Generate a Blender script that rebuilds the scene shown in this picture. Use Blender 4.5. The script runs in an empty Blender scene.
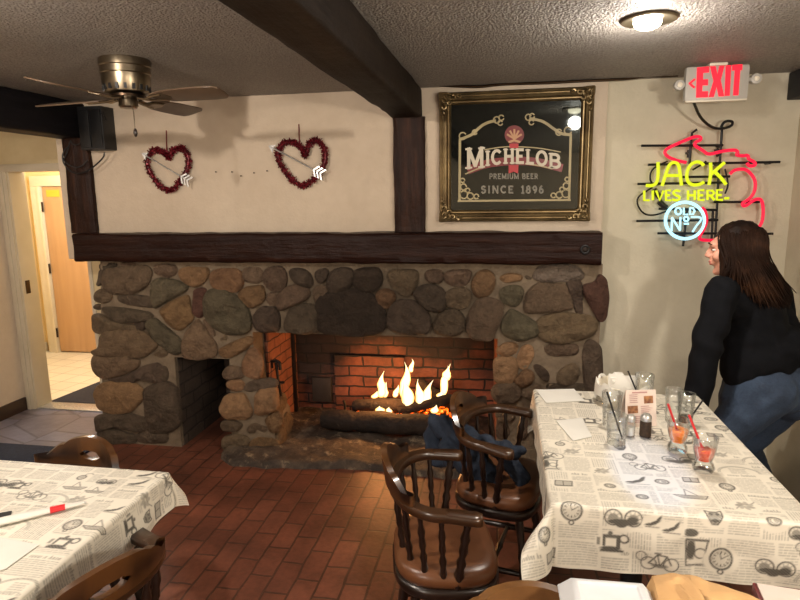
import bpy, bmesh, math, random
import numpy as np
from mathutils import Vector, Matrix, noise as mnoise, geometry as mgeo

random.seed(7)
COL = bpy.context.scene.collection
PI = math.pi
# ------------------------------------------------------------------ camera
YAW, PITCH, ROLL, FPX, CAMH = -0.175940892, 0.174398232, -0.0142185653, 592.344, 1.6
def cam_axes():
    cy, sy = math.cos(YAW), math.sin(YAW); cp, sp = math.cos(PITCH), math.sin(PITCH)
    cr, sr = math.cos(ROLL), math.sin(ROLL)
    f = Vector((sy*cp, cy*cp, -sp)); r = Vector((cy, -sy, 0)); u = r.cross(f)
    return cr*r + sr*u, -sr*r + cr*u, f
CR, CU, CF = cam_axes()
CAMP = Vector((0, 0, CAMH))
def ray(px, py): return CR*((px-400)/FPX) - CU*((py-300)/FPX) + CF
def at_z(px, py, z):
    d = ray(px, py); return CAMP + d*((z-CAMH)/d.z)
def at_y(px, py, y):
    d = ray(px, py); return CAMP + d*(y/d.y)
def at_x(px, py, x):
    d = ray(px, py); return CAMP + d*(x/d.x)
cam_data = bpy.data.cameras.new('camera')
cam = bpy.data.objects.new('camera', cam_data); COL.objects.link(cam)
cam_data.sensor_fit = 'HORIZONTAL'; cam_data.sensor_width = 36.0; cam_data.lens = FPX/800*36.0
cam_data.clip_start = 0.02
M3 = Matrix((CR, CU, -CF)).transposed().to_4x4(); M3.translation = CAMP
cam.matrix_world = M3
bpy.context.scene.camera = cam

# ------------------------------------------------------------------ materials
def lin(c):
    if isinstance(c, str):
        c = [int(c[i:i+2], 16)/255 for i in (0, 2, 4)]
    return tuple(x/12.92 if x <= .04045 else ((x+.055)/1.055)**2.4 for x in c) + (1.0,)
class NT:
    def __init__(s, name):
        s.m = bpy.data.materials.new(name); s.m.use_nodes = True
        s.t = s.m.node_tree; s.n = s.t.nodes; s.l = s.t.links
        s.b = s.n['Principled BSDF']
    def new(s, typ, **kw):
        n = s.n.new(typ)
        for k, v in kw.items():
            if k.startswith('i_'): n.inputs[k[2:].replace('_', ' ')].default_value = v
            else: setattr(n, k, v)
        return n
    def link(s, a, b): s.l.new(a, b)
    def coords(s, kind='Object', scale=(1, 1, 1), rot=(0, 0, 0), loc=(0, 0, 0)):
        tc = s.new('ShaderNodeTexCoord'); mp = s.new('ShaderNodeMapping')
        mp.inputs['Scale'].default_value = scale; mp.inputs['Rotation'].default_value = rot; mp.inputs['Location'].default_value = loc
        s.link(tc.outputs[kind], mp.inputs['Vector']); return mp.outputs['Vector']
    def geo(s, scale=(1, 1, 1), rot=(0, 0, 0), loc=(0, 0, 0)):
        g = s.new('ShaderNodeNewGeometry'); mp = s.new('ShaderNodeMapping')
        mp.inputs['Scale'].default_value = scale; mp.inputs['Rotation'].default_value = rot; mp.inputs['Location'].default_value = loc
        s.link(g.outputs['Position'], mp.inputs['Vector']); return mp.outputs['Vector']
    def noise(s, vec, scale, detail=4, rough=.55):
        n = s.new('ShaderNodeTexNoise'); n.inputs['Scale'].default_value = scale
        n.inputs['Detail'].default_value = detail; n.inputs['Roughness'].default_value = rough
        s.link(vec, n.inputs['Vector']); return n.outputs['Fac']
    def ramp(s, fac, stops):
        r = s.new('ShaderNodeValToRGB'); e = r.color_ramp.elements
        while len(e) < len(stops): e.new(.5)
        for el, (p, c) in zip(e, stops):
            el.position = p; el.color = lin(c) if isinstance(c, str) else (c, c, c, 1)
        s.link(fac, r.inputs['Fac']); return r.outputs['Color']
    def mix(s, fac, a, b, mode='MIX'):
        m = s.new('ShaderNodeMix', data_type='RGBA', blend_type=mode)
        for ix, v in ((0, fac), (6, a), (7, b)):
            sock = m.inputs[ix]
            if hasattr(v, 'links') or hasattr(v, 'is_output'): s.link(v, sock)
            elif isinstance(v, str): sock.default_value = lin(v)
            elif isinstance(v, (int, float)) and ix: sock.default_value = (v, v, v, 1)
            else: sock.default_value = v
        return m.outputs[2]
    def bump(s, h, strength=.3, dist=.01):
        b = s.new('ShaderNodeBump'); b.inputs['Strength'].default_value = strength; b.inputs['Distance'].default_value = dist
        s.link(h, b.inputs['Height'])
        s.link(b.outputs['Normal'], s.b.inputs['Normal'])
    def base(s, c): 
        if isinstance(c, str): s.b.inputs['Base Color'].default_value = lin(c)
        else: s.link(c, s.b.inputs['Base Color'])
    def set(s, rough=None, metal=None, spec=None, coat=None, trans=None, ior=None, sheen=None):
        i = s.b.inputs
        if rough is not None: i['Roughness'].default_value = rough
        if metal is not None: i['Metallic'].default_value = metal
        if spec is not None: i['Specular IOR Level'].default_value = spec
        if coat is not None: i['Coat Weight'].default_value = coat; i['Coat Roughness'].default_value = .15
        if trans is not None: i['Transmission Weight'].default_value = trans
        if ior is not None: i['IOR'].default_value = ior
        if sheen is not None: i['Sheen Weight'].default_value = sheen
        return s
def simple(name, c1, c2=None, scale=8, rough=.6, metal=0, bump=0, bscale=None, bdist=.004, coat=None, spec=None, stretch=(1,1,1)):
    t = NT(name); t.set(rough=rough, metal=metal, coat=coat, spec=spec)
    v = t.coords('Object', stretch)
    if c2:
        t.base(t.ramp(t.noise(v, scale, 5), [(.3, c1), (.7, c2)]))
    else: t.base(c1)
    if bump: t.bump(t.noise(v, bscale or scale*3, 5), bump, bdist)
    return t.m
def emis(name, c, strength, base='101010'):
    t = NT(name); t.base(base); t.b.inputs['Emission Color'].default_value = lin(c)
    t.b.inputs['Emission Strength'].default_value = strength
    return t.m
MAT = {}
def plaster(name, c1, c2, c3):
    t = NT(name); v = t.geo()
    big = t.noise(v, 1.3, 4); fine = t.noise(v, 55, 5, .6); mid = t.noise(v, 14, 4)
    col = t.ramp(big, [(.3, c1), (.55, c2), (.75, c3)])
    t.base(t.mix(.25, col, t.ramp(mid, [(.35, c1), (.7, c3)])))
    t.set(rough=.85)
    m = t.new('ShaderNodeMath', operation='ADD'); t.link(fine, m.inputs[0]); t.link(mid, m.inputs[1])
    t.bump(m.outputs[0], .35, .006); return t.m
MAT['plaster'] = plaster('warm plaster', 'b8a793', 'c4b4a0', 'cdbeaa')
MAT['plaster_right'] = plaster('right wall plaster', 'bcb49e', 'c7bfa9', 'd0c8b3')
MAT['plaster_hall'] = plaster('yellow hall paint', 'd6bb85', 'dcc38e', 'e2ca98')
MAT['plaster_entry'] = plaster('cream entry plaster', 'cdb98f', 'd8c59c', 'e0cfa9')
t = NT('popcorn ceiling'); v = t.geo()
vo = t.new('ShaderNodeTexVoronoi', feature='SMOOTH_F1'); vo.inputs['Scale'].default_value = 120; t.link(v, vo.inputs['Vector'])
n1 = t.noise(v, 75, 6, .7); n2 = t.noise(v, 1.5, 3)
mm = t.new('ShaderNodeMath', operation='SUBTRACT'); t.link(n1, mm.inputs[0]); t.link(vo.outputs['Distance'], mm.inputs[1])
c = t.ramp(n2, [(.3, 'a0978d'), (.7, 'b0a89f')])
t.base(t.mix(t.ramp(n1, [(.38, 0.0), (.62, 1.0)]), t.mix(.4, c, '3a352f'), c)); t.set(rough=.5)
t.bump(mm.outputs[0], 1.0, .022); MAT['ceiling'] = t.m
def darkwood(name, c1, c2, c3, axis, rough=.42, bump=.6):
    st = {'x': (.8, 9, 9), 'y': (9, .8, 9), 'z': (9, 9, .8)}[axis]
    t = NT(name); v = t.geo(st); v2 = t.geo()
    g = t.noise(v, 3.0, 7, .65); h = t.noise(v2, 9, 5)
    t.base(t.mix(t.ramp(h, [(.55, 0.0), (.8, .6)]), t.ramp(g, [(.3, c1), (.55, c2), (.78, c3)]), c1)); t.set(rough=rough+.08, spec=.12)
    m = t.new('ShaderNodeMath', operation='ADD'); t.link(g, m.inputs[0]); t.link(h, m.inputs[1])
    t.bump(m.outputs[0], bump, .012); return t.m
MAT['mantel'] = darkwood('dark stained mantel timber', '190a07', '23110b', '331c12', 'x', .3, .8)
MAT['beam'] = darkwood('dark ceiling beam timber', '17110d', '211811', '2b2018', 'y', .55, .5)
MAT['blackbeam'] = darkwood('black beam timber', '0c0b0d', '121013', '1a1719', 'y', .5, .4)
MAT['post'] = darkwood('dark wall post timber', '190b07', '28150d', '452818', 'z', .32, 1.0)
# stone (per stone colour attribute)
t = NT('fieldstone'); v = t.geo()
at = t.new('ShaderNodeVertexColor', layer_name='tint')
n1 = t.noise(v, 16, 7, .65); n2 = t.noise(v, 60, 5, .7)
sg = t.new('ShaderNodeVectorMath', operation='MULTIPLY_ADD'); t.link(v, sg.inputs[0]); sg.inputs[1].default_value = (1.0, 0, 3.0); sg.inputs[2].default_value = (.66, 0, -2.9)
sl = t.new('ShaderNodeVectorMath', operation='LENGTH'); t.link(sg.outputs[0], sl.inputs[0])
oval_dark = t.ramp(sl.outputs['Value'], [(.35, .55), (1.0, 1.0)])  # stones darker in an oval above the firebox
dark = t.mix(1.0, at.outputs['Color'], t.ramp(n1, [(.28, .35), (.5, .9), (.72, 1.3)]), 'MULTIPLY')
t.base(t.mix(.35, dark, t.mix(1.0, at.outputs['Color'], t.ramp(n2, [(.3, .5), (.7, 1.3)]), 'MULTIPLY'))); t.base(t.mix(1.0, t.b.inputs['Base Color'].links[0].from_socket, oval_dark, 'MULTIPLY')); t.set(rough=.8, spec=.25)
m = t.new('ShaderNodeMath', operation='ADD'); t.link(n1, m.inputs[0]); t.link(n2, m.inputs[1])
t.bump(m.outputs[0], .9, .03); MAT['stone'] = t.m
MAT['mortar_plain'] = simple('mortar', '5c5146', '776b5e', 9, .9, bump=.8, bscale=45, bdist=.012)
t = NT('mortar facing'); v = t.geo(); n = t.noise(v, 9, 6)
sg = t.new('ShaderNodeVectorMath', operation='MULTIPLY_ADD'); t.link(v, sg.inputs[0]); sg.inputs[1].default_value = (1.0, 0, 3.0); sg.inputs[2].default_value = (.66, 0, -2.9)
sl = t.new('ShaderNodeVectorMath', operation='LENGTH'); t.link(sg.outputs[0], sl.inputs[0])
t.base(t.mix(1.0, t.ramp(n, [(.3, '5f5243'), (.7, '7d6e5c')]), t.ramp(sl.outputs['Value'], [(.35, .5), (1.0, 1.0)]), 'MULTIPLY')); t.set(rough=.9, spec=.2)
t.bump(t.noise(v, 45, 6), .8, .012); MAT['mortar'] = t.m
def brick(name, cols, mort, scale, bw, rh, msize, rot, soot=None, rough=.8, off=.5, bump=.6, wob=.02, var=1.0):
    t = NT(name); v = t.geo(rot=rot)
    nz = t.new('ShaderNodeTexNoise'); nz.inputs['Scale'].default_value = 7; t.link(v, nz.inputs['Vector'])
    mx = t.new('ShaderNodeMix', data_type='VECTOR'); 
    vm = t.new('ShaderNodeVectorMath', operation='MULTIPLY_ADD'); t.link(nz.outputs['Color'], vm.inputs[0])
    vm.inputs[1].default_value = (wob, wob, wob); t.link(v, vm.inputs[2])
    b = t.new('ShaderNodeTexBrick', offset=off); b.inputs['Scale'].default_value = scale
    b.inputs['Brick Width'].default_value = bw; b.inputs['Row Height'].default_value = rh; b.inputs['Mortar Size'].default_value = msize
    b.inputs['Mortar Smooth'].default_value = .3; b.inputs['Bias'].default_value = 0
    b.inputs['Color1'].default_value = lin(cols[0]); b.inputs['Color2'].default_value = lin(cols[1]); b.inputs['Mortar'].default_value = lin(mort)
    t.link(vm.outputs[0], b.inputs['Vector'])
    n1 = t.noise(v, 4, 5); n2 = t.noise(v, 40, 5)
    col = t.mix(1.0, b.outputs['Color'], t.ramp(n1, [(.25, 1-.5*var), (.5, 1.0), (.75, 1+.35*var)]), 'MULTIPLY')
    col = t.mix(.3*var, col, t.mix(1.0, col, t.ramp(n2, [(.3, .4), (.7, 1.4)]), 'MULTIPLY'))
    if soot: col = soot(t, col)
    t.base(col); t.set(rough=rough)
    m = t.new('ShaderNodeMath', operation='MULTIPLY_ADD'); t.link(n2, m.inputs[0]); m.inputs[1].default_value = .35
    inv = t.new('ShaderNodeMath', operation='SUBTRACT'); inv.inputs[0].default_value = 1; t.link(b.outputs['Fac'], inv.inputs[1])
    t.link(inv.outputs[0], m.inputs[2]); t.bump(m.outputs[0], bump, .012); return t
t = brick('red brick paving', ('673b2b', '774634'), '4a2d21', 1.0, .205, .105, .006, (0, 0, PI/2), rough=.48, bump=.35)
# worn dark blotches and lighter dust on the paving
v = t.geo(); wear = t.noise(v, 2.2, 5); cur = t.b.inputs['Base Color'].links[0].from_socket
t.base(t.mix(t.ramp(wear, [(.42, 0.0), (.66, .55)]), cur, '3a231b')); MAT['floor'] = t.m
def soot(t, col):
    g = t.new('ShaderNodeNewGeometry'); sp = t.new('ShaderNodeSeparateXYZ'); t.link(g.outputs['Position'], sp.inputs[0])
    nz = t.noise(t.geo(), 3.2, 5)
    mr = t.new('ShaderNodeMapRange'); t.link(sp.outputs['Z'], mr.inputs[0]); mr.inputs[1].default_value = .2; mr.inputs[2].default_value = .95
    a = t.new('ShaderNodeMath', operation='ADD'); t.link(mr.outputs[0], a.inputs[0]); t.link(nz, a.inputs[1])
    mx = t.new('ShaderNodeMapRange'); t.link(sp.outputs['X'], mx.inputs[0]); mx.inputs[1].default_value = -1.1; mx.inputs[2].default_value = -1.4
    mx.inputs[3].default_value = 0; mx.inputs[4].default_value = .35
    b = t.new('ShaderNodeMath', operation='ADD'); t.link(a.outputs[0], b.inputs[0]); t.link(mx.outputs[0], b.inputs[1])
    return t.mix(t.ramp(b.outputs[0], [(.5, 0.0), (.95, .95)]), col, '0f0a08')
MAT['firebrick'] = brick('sooty fire brick', ('6e3c2a', '824934'), '1d130f', 1.0, .215, .076, .007, (PI/2, 0, 0), soot, wob=.035, bump=.9).m
MAT['firebrick_side'] = brick('side fire brick', ('7a4630', '8a5238'), '3a241b', 1.0, .20, .07, .005, (0, PI/2, PI/2), wob=.03).m
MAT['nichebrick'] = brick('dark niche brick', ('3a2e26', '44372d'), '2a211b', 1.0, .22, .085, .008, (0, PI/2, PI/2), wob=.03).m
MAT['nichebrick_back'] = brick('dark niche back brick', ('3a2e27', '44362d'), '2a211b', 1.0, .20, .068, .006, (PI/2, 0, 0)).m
t = brick('cream hall tile', ('ddd3be', 'e3d9c5'), 'a69a82', 1.0, .2, .2, .004, (0, 0, .12), rough=.3, off=0, bump=.1, wob=.0, var=.12); MAT['tile'] = t.m
t = NT('grey slate flagging'); v = t.geo()
vo = t.new('ShaderNodeTexVoronoi', feature='DISTANCE_TO_EDGE'); vo.inputs['Scale'].default_value = 3.2; t.link(v, vo.inputs['Vector'])
vc = t.new('ShaderNodeTexVoronoi'); vc.inputs['Scale'].default_value = 3.2; t.link(v, vc.inputs['Vector'])
c = t.mix(.5, t.ramp(t.noise(v, 6, 6), [(.3, '5a5560'), (.7, '7d7784')]), t.ramp(vc.outputs['Color'], [(.2, '665c5e'), (.8, '79798a')]))
t.base(t.mix(t.ramp(vo.outputs['Distance'], [(.0, 1.0), (.04, 0.0)]), c, '48424a')); t.set(rough=.35)
t.bump(t.noise(v, 12, 6), .4, .01); MAT['slate'] = t.m
t = NT('hearth stone'); v = t.geo(); n = t.noise(v, 5, 8, .7); n2 = t.noise(v, 14, 6, .7)
t.base(t.mix(t.ramp(n2, [(.55, 0.0), (.7, .8)]), t.ramp(n, [(.3, '221a15'), (.5, '3d3128'), (.68, '6b5a48')]), '9c8a70')); t.set(rough=.7)
m = t.new('ShaderNodeMath', operation='ADD'); t.link(n, m.inputs[0]); t.link(n2, m.inputs[1]); t.bump(m.outputs[0], .8, .03); MAT['hearth'] = t.m
MAT['white_trim'] = simple('cream painted trim', 'cabf a8'.replace(' ', ''), 'd6ccb6', 3, .5)
MAT['jamb'] = simple('cream grey painted jamb', 'b6aa93', 'c5b9a3', 3, .45)
MAT['hall_door'] = simple('natural birch door', 'b08a63', 'bd976f', 2.5, .4, stretch=(6, 6, .5))
MAT['dark_base'] = simple('dark brown baseboard', '2c1c15', '3c281e', 5, .4)
MAT['tan_base'] = simple('tan baseboard', '8d7a58', '9d8a66', 5, .5)
MAT['mat_blue'] = simple('dark navy mat pile', '171b2a', '22283a', 60, .95, bump=.5, bscale=300)
MAT['mat_hall'] = simple('charcoal hall mat pile', '1d1b25', '2a2833', 60, .95, bump=.5, bscale=300)
MAT['brass'] = simple('antique brass', '776b5b', '91846f', 4, .3, 1.0)
MAT['darkbronze'] = simple('dark bronze', '3c3026', '4c3e31', 6, .35, 1.0)
MAT['blade'] = simple('fan blade veneer', '4f3e31', '5f4d3b', 3, .4, stretch=(1, 1, 1))
MAT['gold'] = simple('antique gold leaf', '5b4b34', '8f7c58', 9, .36, .8, bump=.25, bscale=30)
MAT['gold_dark'] = simple('shadowed gold groove', '2c2116', '49381f', 9, .45, .7)
MAT['black_plastic'] = simple('black plastic', '0d0d0f', '141416', 10, .5)
MAT['black_metal'] = simple('black painted metal', '0f0f10', '18181a', 20, .45, .3)
MAT['iron'] = simple('burnt iron', '17120f', '2a201a', 20, .6, .6)
MAT['navy_speaker'] = simple('blue black speaker grille', '0f1219', '171b24', 50, .7)
MAT['wood_table'] = simple('dark walnut table', '27180f', '3a2517', 3, .4)
t = NT('clear glass')
tr = t.new('ShaderNodeBsdfTransparent'); tr.inputs[0].default_value = (.97, .98, .98, 1)
gl = t.new('ShaderNodeBsdfGlossy'); gl.inputs['Roughness'].default_value = .03; gl.inputs['Color'].default_value = (.95, .95, .95, 1)
lw = t.new('ShaderNodeLayerWeight'); lw.inputs['Blend'].default_value = .25
mxs = t.new('ShaderNodeMixShader'); t.link(t.ramp(lw.outputs['Fresnel'], [(.0, .03), (.6, .75)]), mxs.inputs[0]); t.link(tr.outputs[0], mxs.inputs[1]); t.link(gl.outputs[0], mxs.inputs[2])
t.link(mxs.outputs[0], t.n['Material Output'].inputs['Surface']); MAT['glass'] = t.m
MAT['white_paper'] = simple('white paper', 'cbc8c0', 'd6d3cb', 6, .8)
MAT['foam'] = simple('white foam', 'd2d4d7', 'dcdee1', 10, .5)
MAT['kraft'] = simple('kraft paper', 'c39763', 'd4aa76', 6, .75, bump=.35, bscale=9, bdist=.02)
MAT['red_plastic'] = simple('red plastic', 'c01f24', 'd02a2e', 5, .35)
MAT['grey_plastic'] = simple('light grey sign plastic', 'a9a59d', 'b3afa7', 5, .4)
MAT['white_enamel'] = simple('white enamel', 'd9d0bd', 'e3dbc9', 5, .35)
MAT['skin'] = simple('skin', 'c98f78', 'd59c85', 10, .5)
MAT['blazer'] = simple('black blazer cloth', '06070a', '0a0b10', 30, .9, spec=.15, bump=.3, bscale=9, bdist=.02)
MAT['navy_cloth'] = simple('navy jacket cloth', '0f1a2b', '1a2739', 25, .85, bump=.4, bscale=14, bdist=.02)
t = NT('blue denim'); v = t.geo(); n = t.noise(v, 5, 5); n2 = t.noise(v, 140, 3)
t.base(t.mix(.3, t.ramp(n, [(.3, '141e2e'), (.55, '212f45'), (.75, '374a62')]), t.ramp(n2, [(.3, '121c2a'), (.7, '34475c')]))); t.set(rough=.85)
t.bump(t.noise(v, 11, 4), .5, .02); MAT['denim'] = t.m
t = NT('brown hair'); v = t.geo((1, 1, 1)); n = t.noise(v, 7, 4)
t.base(t.ramp(n, [(.35, '140c09'), (.55, '24160f'), (.75, '412a1c')])); t.set(rough=.6, spec=.1); MAT['hair'] = t.m
# chair wood: darker turned parts, mid brown rails with worn edges
t = NT('varnished chair wood'); v = t.coords('Object', (3, 3, 3)); n = t.noise(v, 6, 6)
g = t.new('ShaderNodeNewGeometry')
t.base(t.mix(t.ramp(g.outputs['Pointiness'], [(.54, 0.0), (.66, .8)]), t.ramp(n, [(.3, '130a06'), (.55, '1f1009'), (.75, '2a170d')]), '6b4421')); t.set(rough=.3, coat=.3); MAT['chair_wood'] = t.m
t = NT('honey chair wood'); v = t.coords('Object', (3, 3, 3)); n = t.noise(v, 6, 6)
t.base(t.ramp(n, [(.3, '5f3f22'), (.7, '7b5630')])); t.set(rough=.32, coat=.3); MAT['honey_wood'] = t.m
MAT['turned_wood'] = simple('dark turned wood', '170c08', '24140c', 7, .32, coat=.3)
MAT['leather'] = simple('brown vinyl leather', '5e3922', '6c452b', 6, .33, bump=.15, bscale=40)
t = NT('dark mirror glass'); v = t.coords(); t.base('3f4240'); t.set(rough=.04, metal=.92); MAT['mirror'] = t.m
MAT['etch'] = simple('pale etched gold line', '94865f', 'a89a74', 9, .5)
MAT['etch_dim'] = simple('dim silver lettering', '69655a', '787366', 9, .5)
MAT['cream_letter'] = simple('cream lettering', 'b9b09c', 'c4bba8', 9, .5)
MAT['maroon'] = simple('maroon enamel', '5f1215', '74191c', 9, .4)
MAT['bright_red'] = simple('red ribbon enamel', '9c1a22', 'ac2229', 9, .4)
t = NT('red tinsel'); v = t.coords(); n = t.noise(v, 120, 2)
t.base(t.ramp(n, [(.35, '30060d'), (.55, '6d0f1d'), (.7, 'a83244')])); t.set(rough=.35, metal=.35); MAT['tinsel'] = t.m
MAT['silver'] = simple('silver glitter', '9d9c9b', 'd8d7d5', 90, .3, .7)
MAT['bulb'] = emis('glowing bulb', 'fff0d0', 14)
MAT['exit_red'] = emis('lit exit red', 'ff1030', 1.3, '400008')
MAT['neon_yellow'] = emis('yellow neon tube', 'e2ee14', 1.15)
MAT['neon_red'] = emis('red neon tube', 'ff1040', 1.1)
MAT['neon_white'] = emis('icy white neon tube', 'b4efff', 1.6)
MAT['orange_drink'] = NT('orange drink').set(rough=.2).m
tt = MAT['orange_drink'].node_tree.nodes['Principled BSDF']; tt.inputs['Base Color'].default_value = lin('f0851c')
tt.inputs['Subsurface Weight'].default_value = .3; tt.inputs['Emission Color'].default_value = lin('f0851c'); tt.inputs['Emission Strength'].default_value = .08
MAT['red_drink'] = simple('red orange drink', 'd8431c', 'e86428', 20, .2)
MAT['ice'] = MAT['glass']
MAT['pepper'] = simple('ground pepper', '2c2119', '4c3a2a', 90, .8)
MAT['photo_brown'] = simple('printed food photo', '5a2c1c', 'b07a4c', 60, .5)
MAT['ink'] = simple('grey print ink', '6d6862', '7d7770', 20, .7)
MAT['pinkish'] = simple('pale pink card', 'd8c6bb', 'e0d0c6', 10, .6)
MAT['bark'] = simple('charred log bark', '120c09', '2a1c14', 9, .9, bump=.8, bscale=25, bdist=.02)
t = NT('embers'); v = t.geo(); n = t.noise(v, 30, 4); t.base('1a0a05')
t.link(t.ramp(n, [(.45, '200500'), (.6, 'ff5a0a'), (.75, 'ffd070')]), t.b.inputs['Emission Color']); t.b.inputs['Emission Strength'].default_value = 4; MAT['embers'] = t.m
t = NT('flame'); v = t.geo()
sp = t.new('ShaderNodeSeparateXYZ'); t.link(v, sp.inputs[0])
mr = t.new('ShaderNodeMapRange'); t.link(sp.outputs['Z'], mr.inputs[0]); mr.inputs[1].default_value = .2; mr.inputs[2].default_value = .62
lw = t.new('ShaderNodeLayerWeight'); lw.inputs['Blend'].default_value = .35
em = t.new('ShaderNodeEmission'); em.inputs['Strength'].default_value = 2.3
t.link(t.ramp(lw.outputs['Facing'], [(.0, 'ffeec0'), (.4, 'ffce6a'), (.75, 'ff8410')]), em.inputs['Color'])
tr = t.new('ShaderNodeBsdfTransparent'); mxs = t.new('ShaderNodeMixShader')
t.link(t.ramp(lw.outputs['Facing'], [(.45, 0.0), (.95, .9)]), mxs.inputs[0]); t.link(em.outputs[0], mxs.inputs[1]); t.link(tr.outputs[0], mxs.inputs[2])
t.link(mxs.outputs[0], t.n['Material Output'].inputs['Surface']); MAT['flame'] = t.m
t = NT('printed vinyl tablecloth'); at = t.new('ShaderNodeVertexColor', layer_name='print'); t.base(at.outputs['Color']); t.set(rough=.42)
t.bump(t.noise(t.geo(), 6, 4), .15, .02); MAT['cloth'] = t.m

# ------------------------------------------------------------------ mesh helpers
class MB:
    def __init__(s): s.v = []; s.f = []; s.mi = []; s.cur = 0
    def add(s, vs, fs):
        o = len(s.v); s.v += [Vector(p) for p in vs]
        for f in fs: s.f.append([i+o for i in f]); s.mi.append(s.cur)
        return s
    def box(s, x0, x1, y0, y1, z0, z1, M=None):
        vs = [Vector((x, y, z)) for z in (z0, z1) for y in (y0, y1) for x in (x0, x1)]
        if M: vs = [M @ p for p in vs]
        return s.add(vs, [(0, 2, 3, 1), (4, 5, 7, 6), (0, 1, 5, 4), (2, 6, 7, 3), (0, 4, 6, 2), (1, 3, 7, 5)])
    def rings(s, rs, closed=True, cap0=True, cap1=True):
        n = len(rs[0]); vs = [p for r in rs for p in r]; fs = []
        for i in range(len(rs)-1):
            for j in range(n if closed else n-1):
                k = (j+1) % n; fs.append((i*n+j, i*n+k, (i+1)*n+k, (i+1)*n+j))
        if cap0: fs.append(tuple(range(n))[::-1])
        if cap1: fs.append(tuple((len(rs)-1)*n+j for j in range(n)))
        return s.add(vs, fs)
    def tube(s, pts, r, n=10, closed=False, flat=1.0, caps=True):
        pts = [Vector(p) for p in pts]; m = len(pts)
        rr = r if isinstance(r, (list, tuple)) else [r]*m
        up = None; rs = []
        for i, p in enumerate(pts):
            a = pts[(i-1) % m] if (closed or i > 0) else p; b = pts[(i+1) % m] if (closed or i < m-1) else p
            d = (b-a); d = d.normalized() if d.length > 1e-9 else Vector((0, 0, 1))
            if up is None:
                up = Vector((0, 0, 1)) if abs(d.z) < .9 else Vector((0, 1, 0))
            x = d.cross(up)
            if x.length < 1e-6: x = d.orthogonal()
            x.normalize(); y = x.cross(d).normalized(); up = y
            rs.append([p + x*math.cos(2*PI*k/n)*rr[i] + y*math.sin(2*PI*k/n)*rr[i]*flat for k in range(n)])
        if closed: rs.append(rs[0]); return s.rings(rs, True, False, False)
        return s.rings(rs, True, caps, caps)
    def lathe(s, prof, c=(0, 0, 0), n=20, axis=None, caps=True):
        # prof: (radius, height)
        c = Vector(c); Q = Vector((0, 0, 1)).rotation_difference(Vector(axis)) if axis else None
        rs = []
        for r, h in prof:
            ring = []
            for k in range(n):
                p = Vector((r*math.cos(2*PI*k/n), r*math.sin(2*PI*k/n), h))
                if Q: p = Q @ p
                ring.append(c+p)
            rs.append(ring)
        return s.rings(rs, True, caps, caps)
    def turned(s, a, b, prof, n=10):
        # prof: (t 0..1, radius) along a->b
        a = Vector(a); b = Vector(b); d = b-a
        return s.lathe([(r, t_*d.length) for t_, r in prof], a, n, d)
    def ell(s, c, rad, M=None, nu=16, nv=10):
        c = Vector(c); rs = []
        for i in range(1, nv):
            ph = PI*i/nv
            ring = []
            for k in range(nu):
                p = Vector((rad[0]*math.sin(ph)*math.cos(2*PI*k/nu), rad[1]*math.sin(ph)*math.sin(2*PI*k/nu), -rad[2]*math.cos(ph)))
                if M: p = M @ p
                ring.append(c+p)
            rs.append(ring)
        b = Vector((0, 0, -rad[2])); t_ = Vector((0, 0, rad[2]))
        if M: b = M @ b; t_ = M @ t_
        o = [p for r in rs for p in r]; n0 = len(o); o += [c+b, c+t_]
        fs = []
        for i in range(len(rs)-1):
            for j in range(nu):
                k = (j+1) % nu; fs.append((i*nu+j, i*nu+k, (i+1)*nu+k, (i+1)*nu+j))
        for j in range(nu):
            k = (j+1) % nu; fs.append((n0, k, j)); L = (len(rs)-1)*nu; fs.append((n0+1, L+j, L+k))
        return s.add(o, fs)
    def cap(s, a, ra, b, rb, n=12):
        # capsule between two spheres, one closed skin
        a = Vector(a); b = Vector(b); d = b-a; L = d.length
        if L < 1e-6: return s.ell(a, (ra,)*3)
        prof = [(ra*math.sin(x), -ra*math.cos(x)) for x in (.15, .5, .9, 1.3)]
        prof += [(ra+(rb-ra)*q, L*q) for q in (0, .25, .5, .75, 1)]
        prof += [(rb*math.cos(x), L+rb*math.sin(x)) for x in (.3, .7, 1.1, 1.42)]
        return s.lathe(prof, a, n, d)
    def prism(s, poly, to3, d):
        # 2-D polygon -> 3-D by to3(u,v); extruded by vector d
        d = Vector(d); n = len(poly); fr = [Vector(to3(*p)) for p in poly]
        return s.add(fr+[p+d for p in fr], [tuple(range(n)), tuple(range(2*n-1, n-1, -1))]+[(i, i+n, (i+1) % n+n, (i+1) % n) for i in range(n)])
    def build(s, name, mat, parent=None, smooth=True, bevel=0, sharp=40, tint=None, origin=None, flipfix=True):
        me = bpy.data.meshes.new(name)
        off = Vector(origin) if origin is not None else Vector((0, 0, 0))
        if parent is not None: off = Vector(parent['_o'])
        elif origin is None and s.v:
            xs = [p.x for p in s.v]; ys = [p.y for p in s.v]; zs = [p.z for p in s.v]
            off = Vector(((min(xs)+max(xs))/2, (min(ys)+max(ys))/2, min(zs)))
        me.from_pydata([p-off for p in s.v], [], s.f)
        mats = mat if isinstance(mat, (list, tuple)) else [mat]
        for m_ in mats: me.materials.append(MAT[m_] if isinstance(m_, str) else m_)
        if len(mats) > 1: me.polygons.foreach_set('material_index', s.mi)
        if tint is not None:
            a = me.color_attributes.new('tint', 'FLOAT_COLOR', 'POINT')
            a.data.foreach_set('color', np.array(tint, dtype=np.float32).ravel())
        me.validate(); bm = bmesh.new(); bm.from_mesh(me)
        if flipfix: bmesh.ops.recalc_face_normals(bm, faces=bm.faces)
        if bevel:
            es = [e for e in bm.edges if len(e.link_faces) == 2 and e.calc_face_angle(0) > math.radians(sharp)]
            bmesh.ops.bevel(bm, geom=es, offset=bevel, segments=2, profile=.6, affect='EDGES', clamp_overlap=True)
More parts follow.
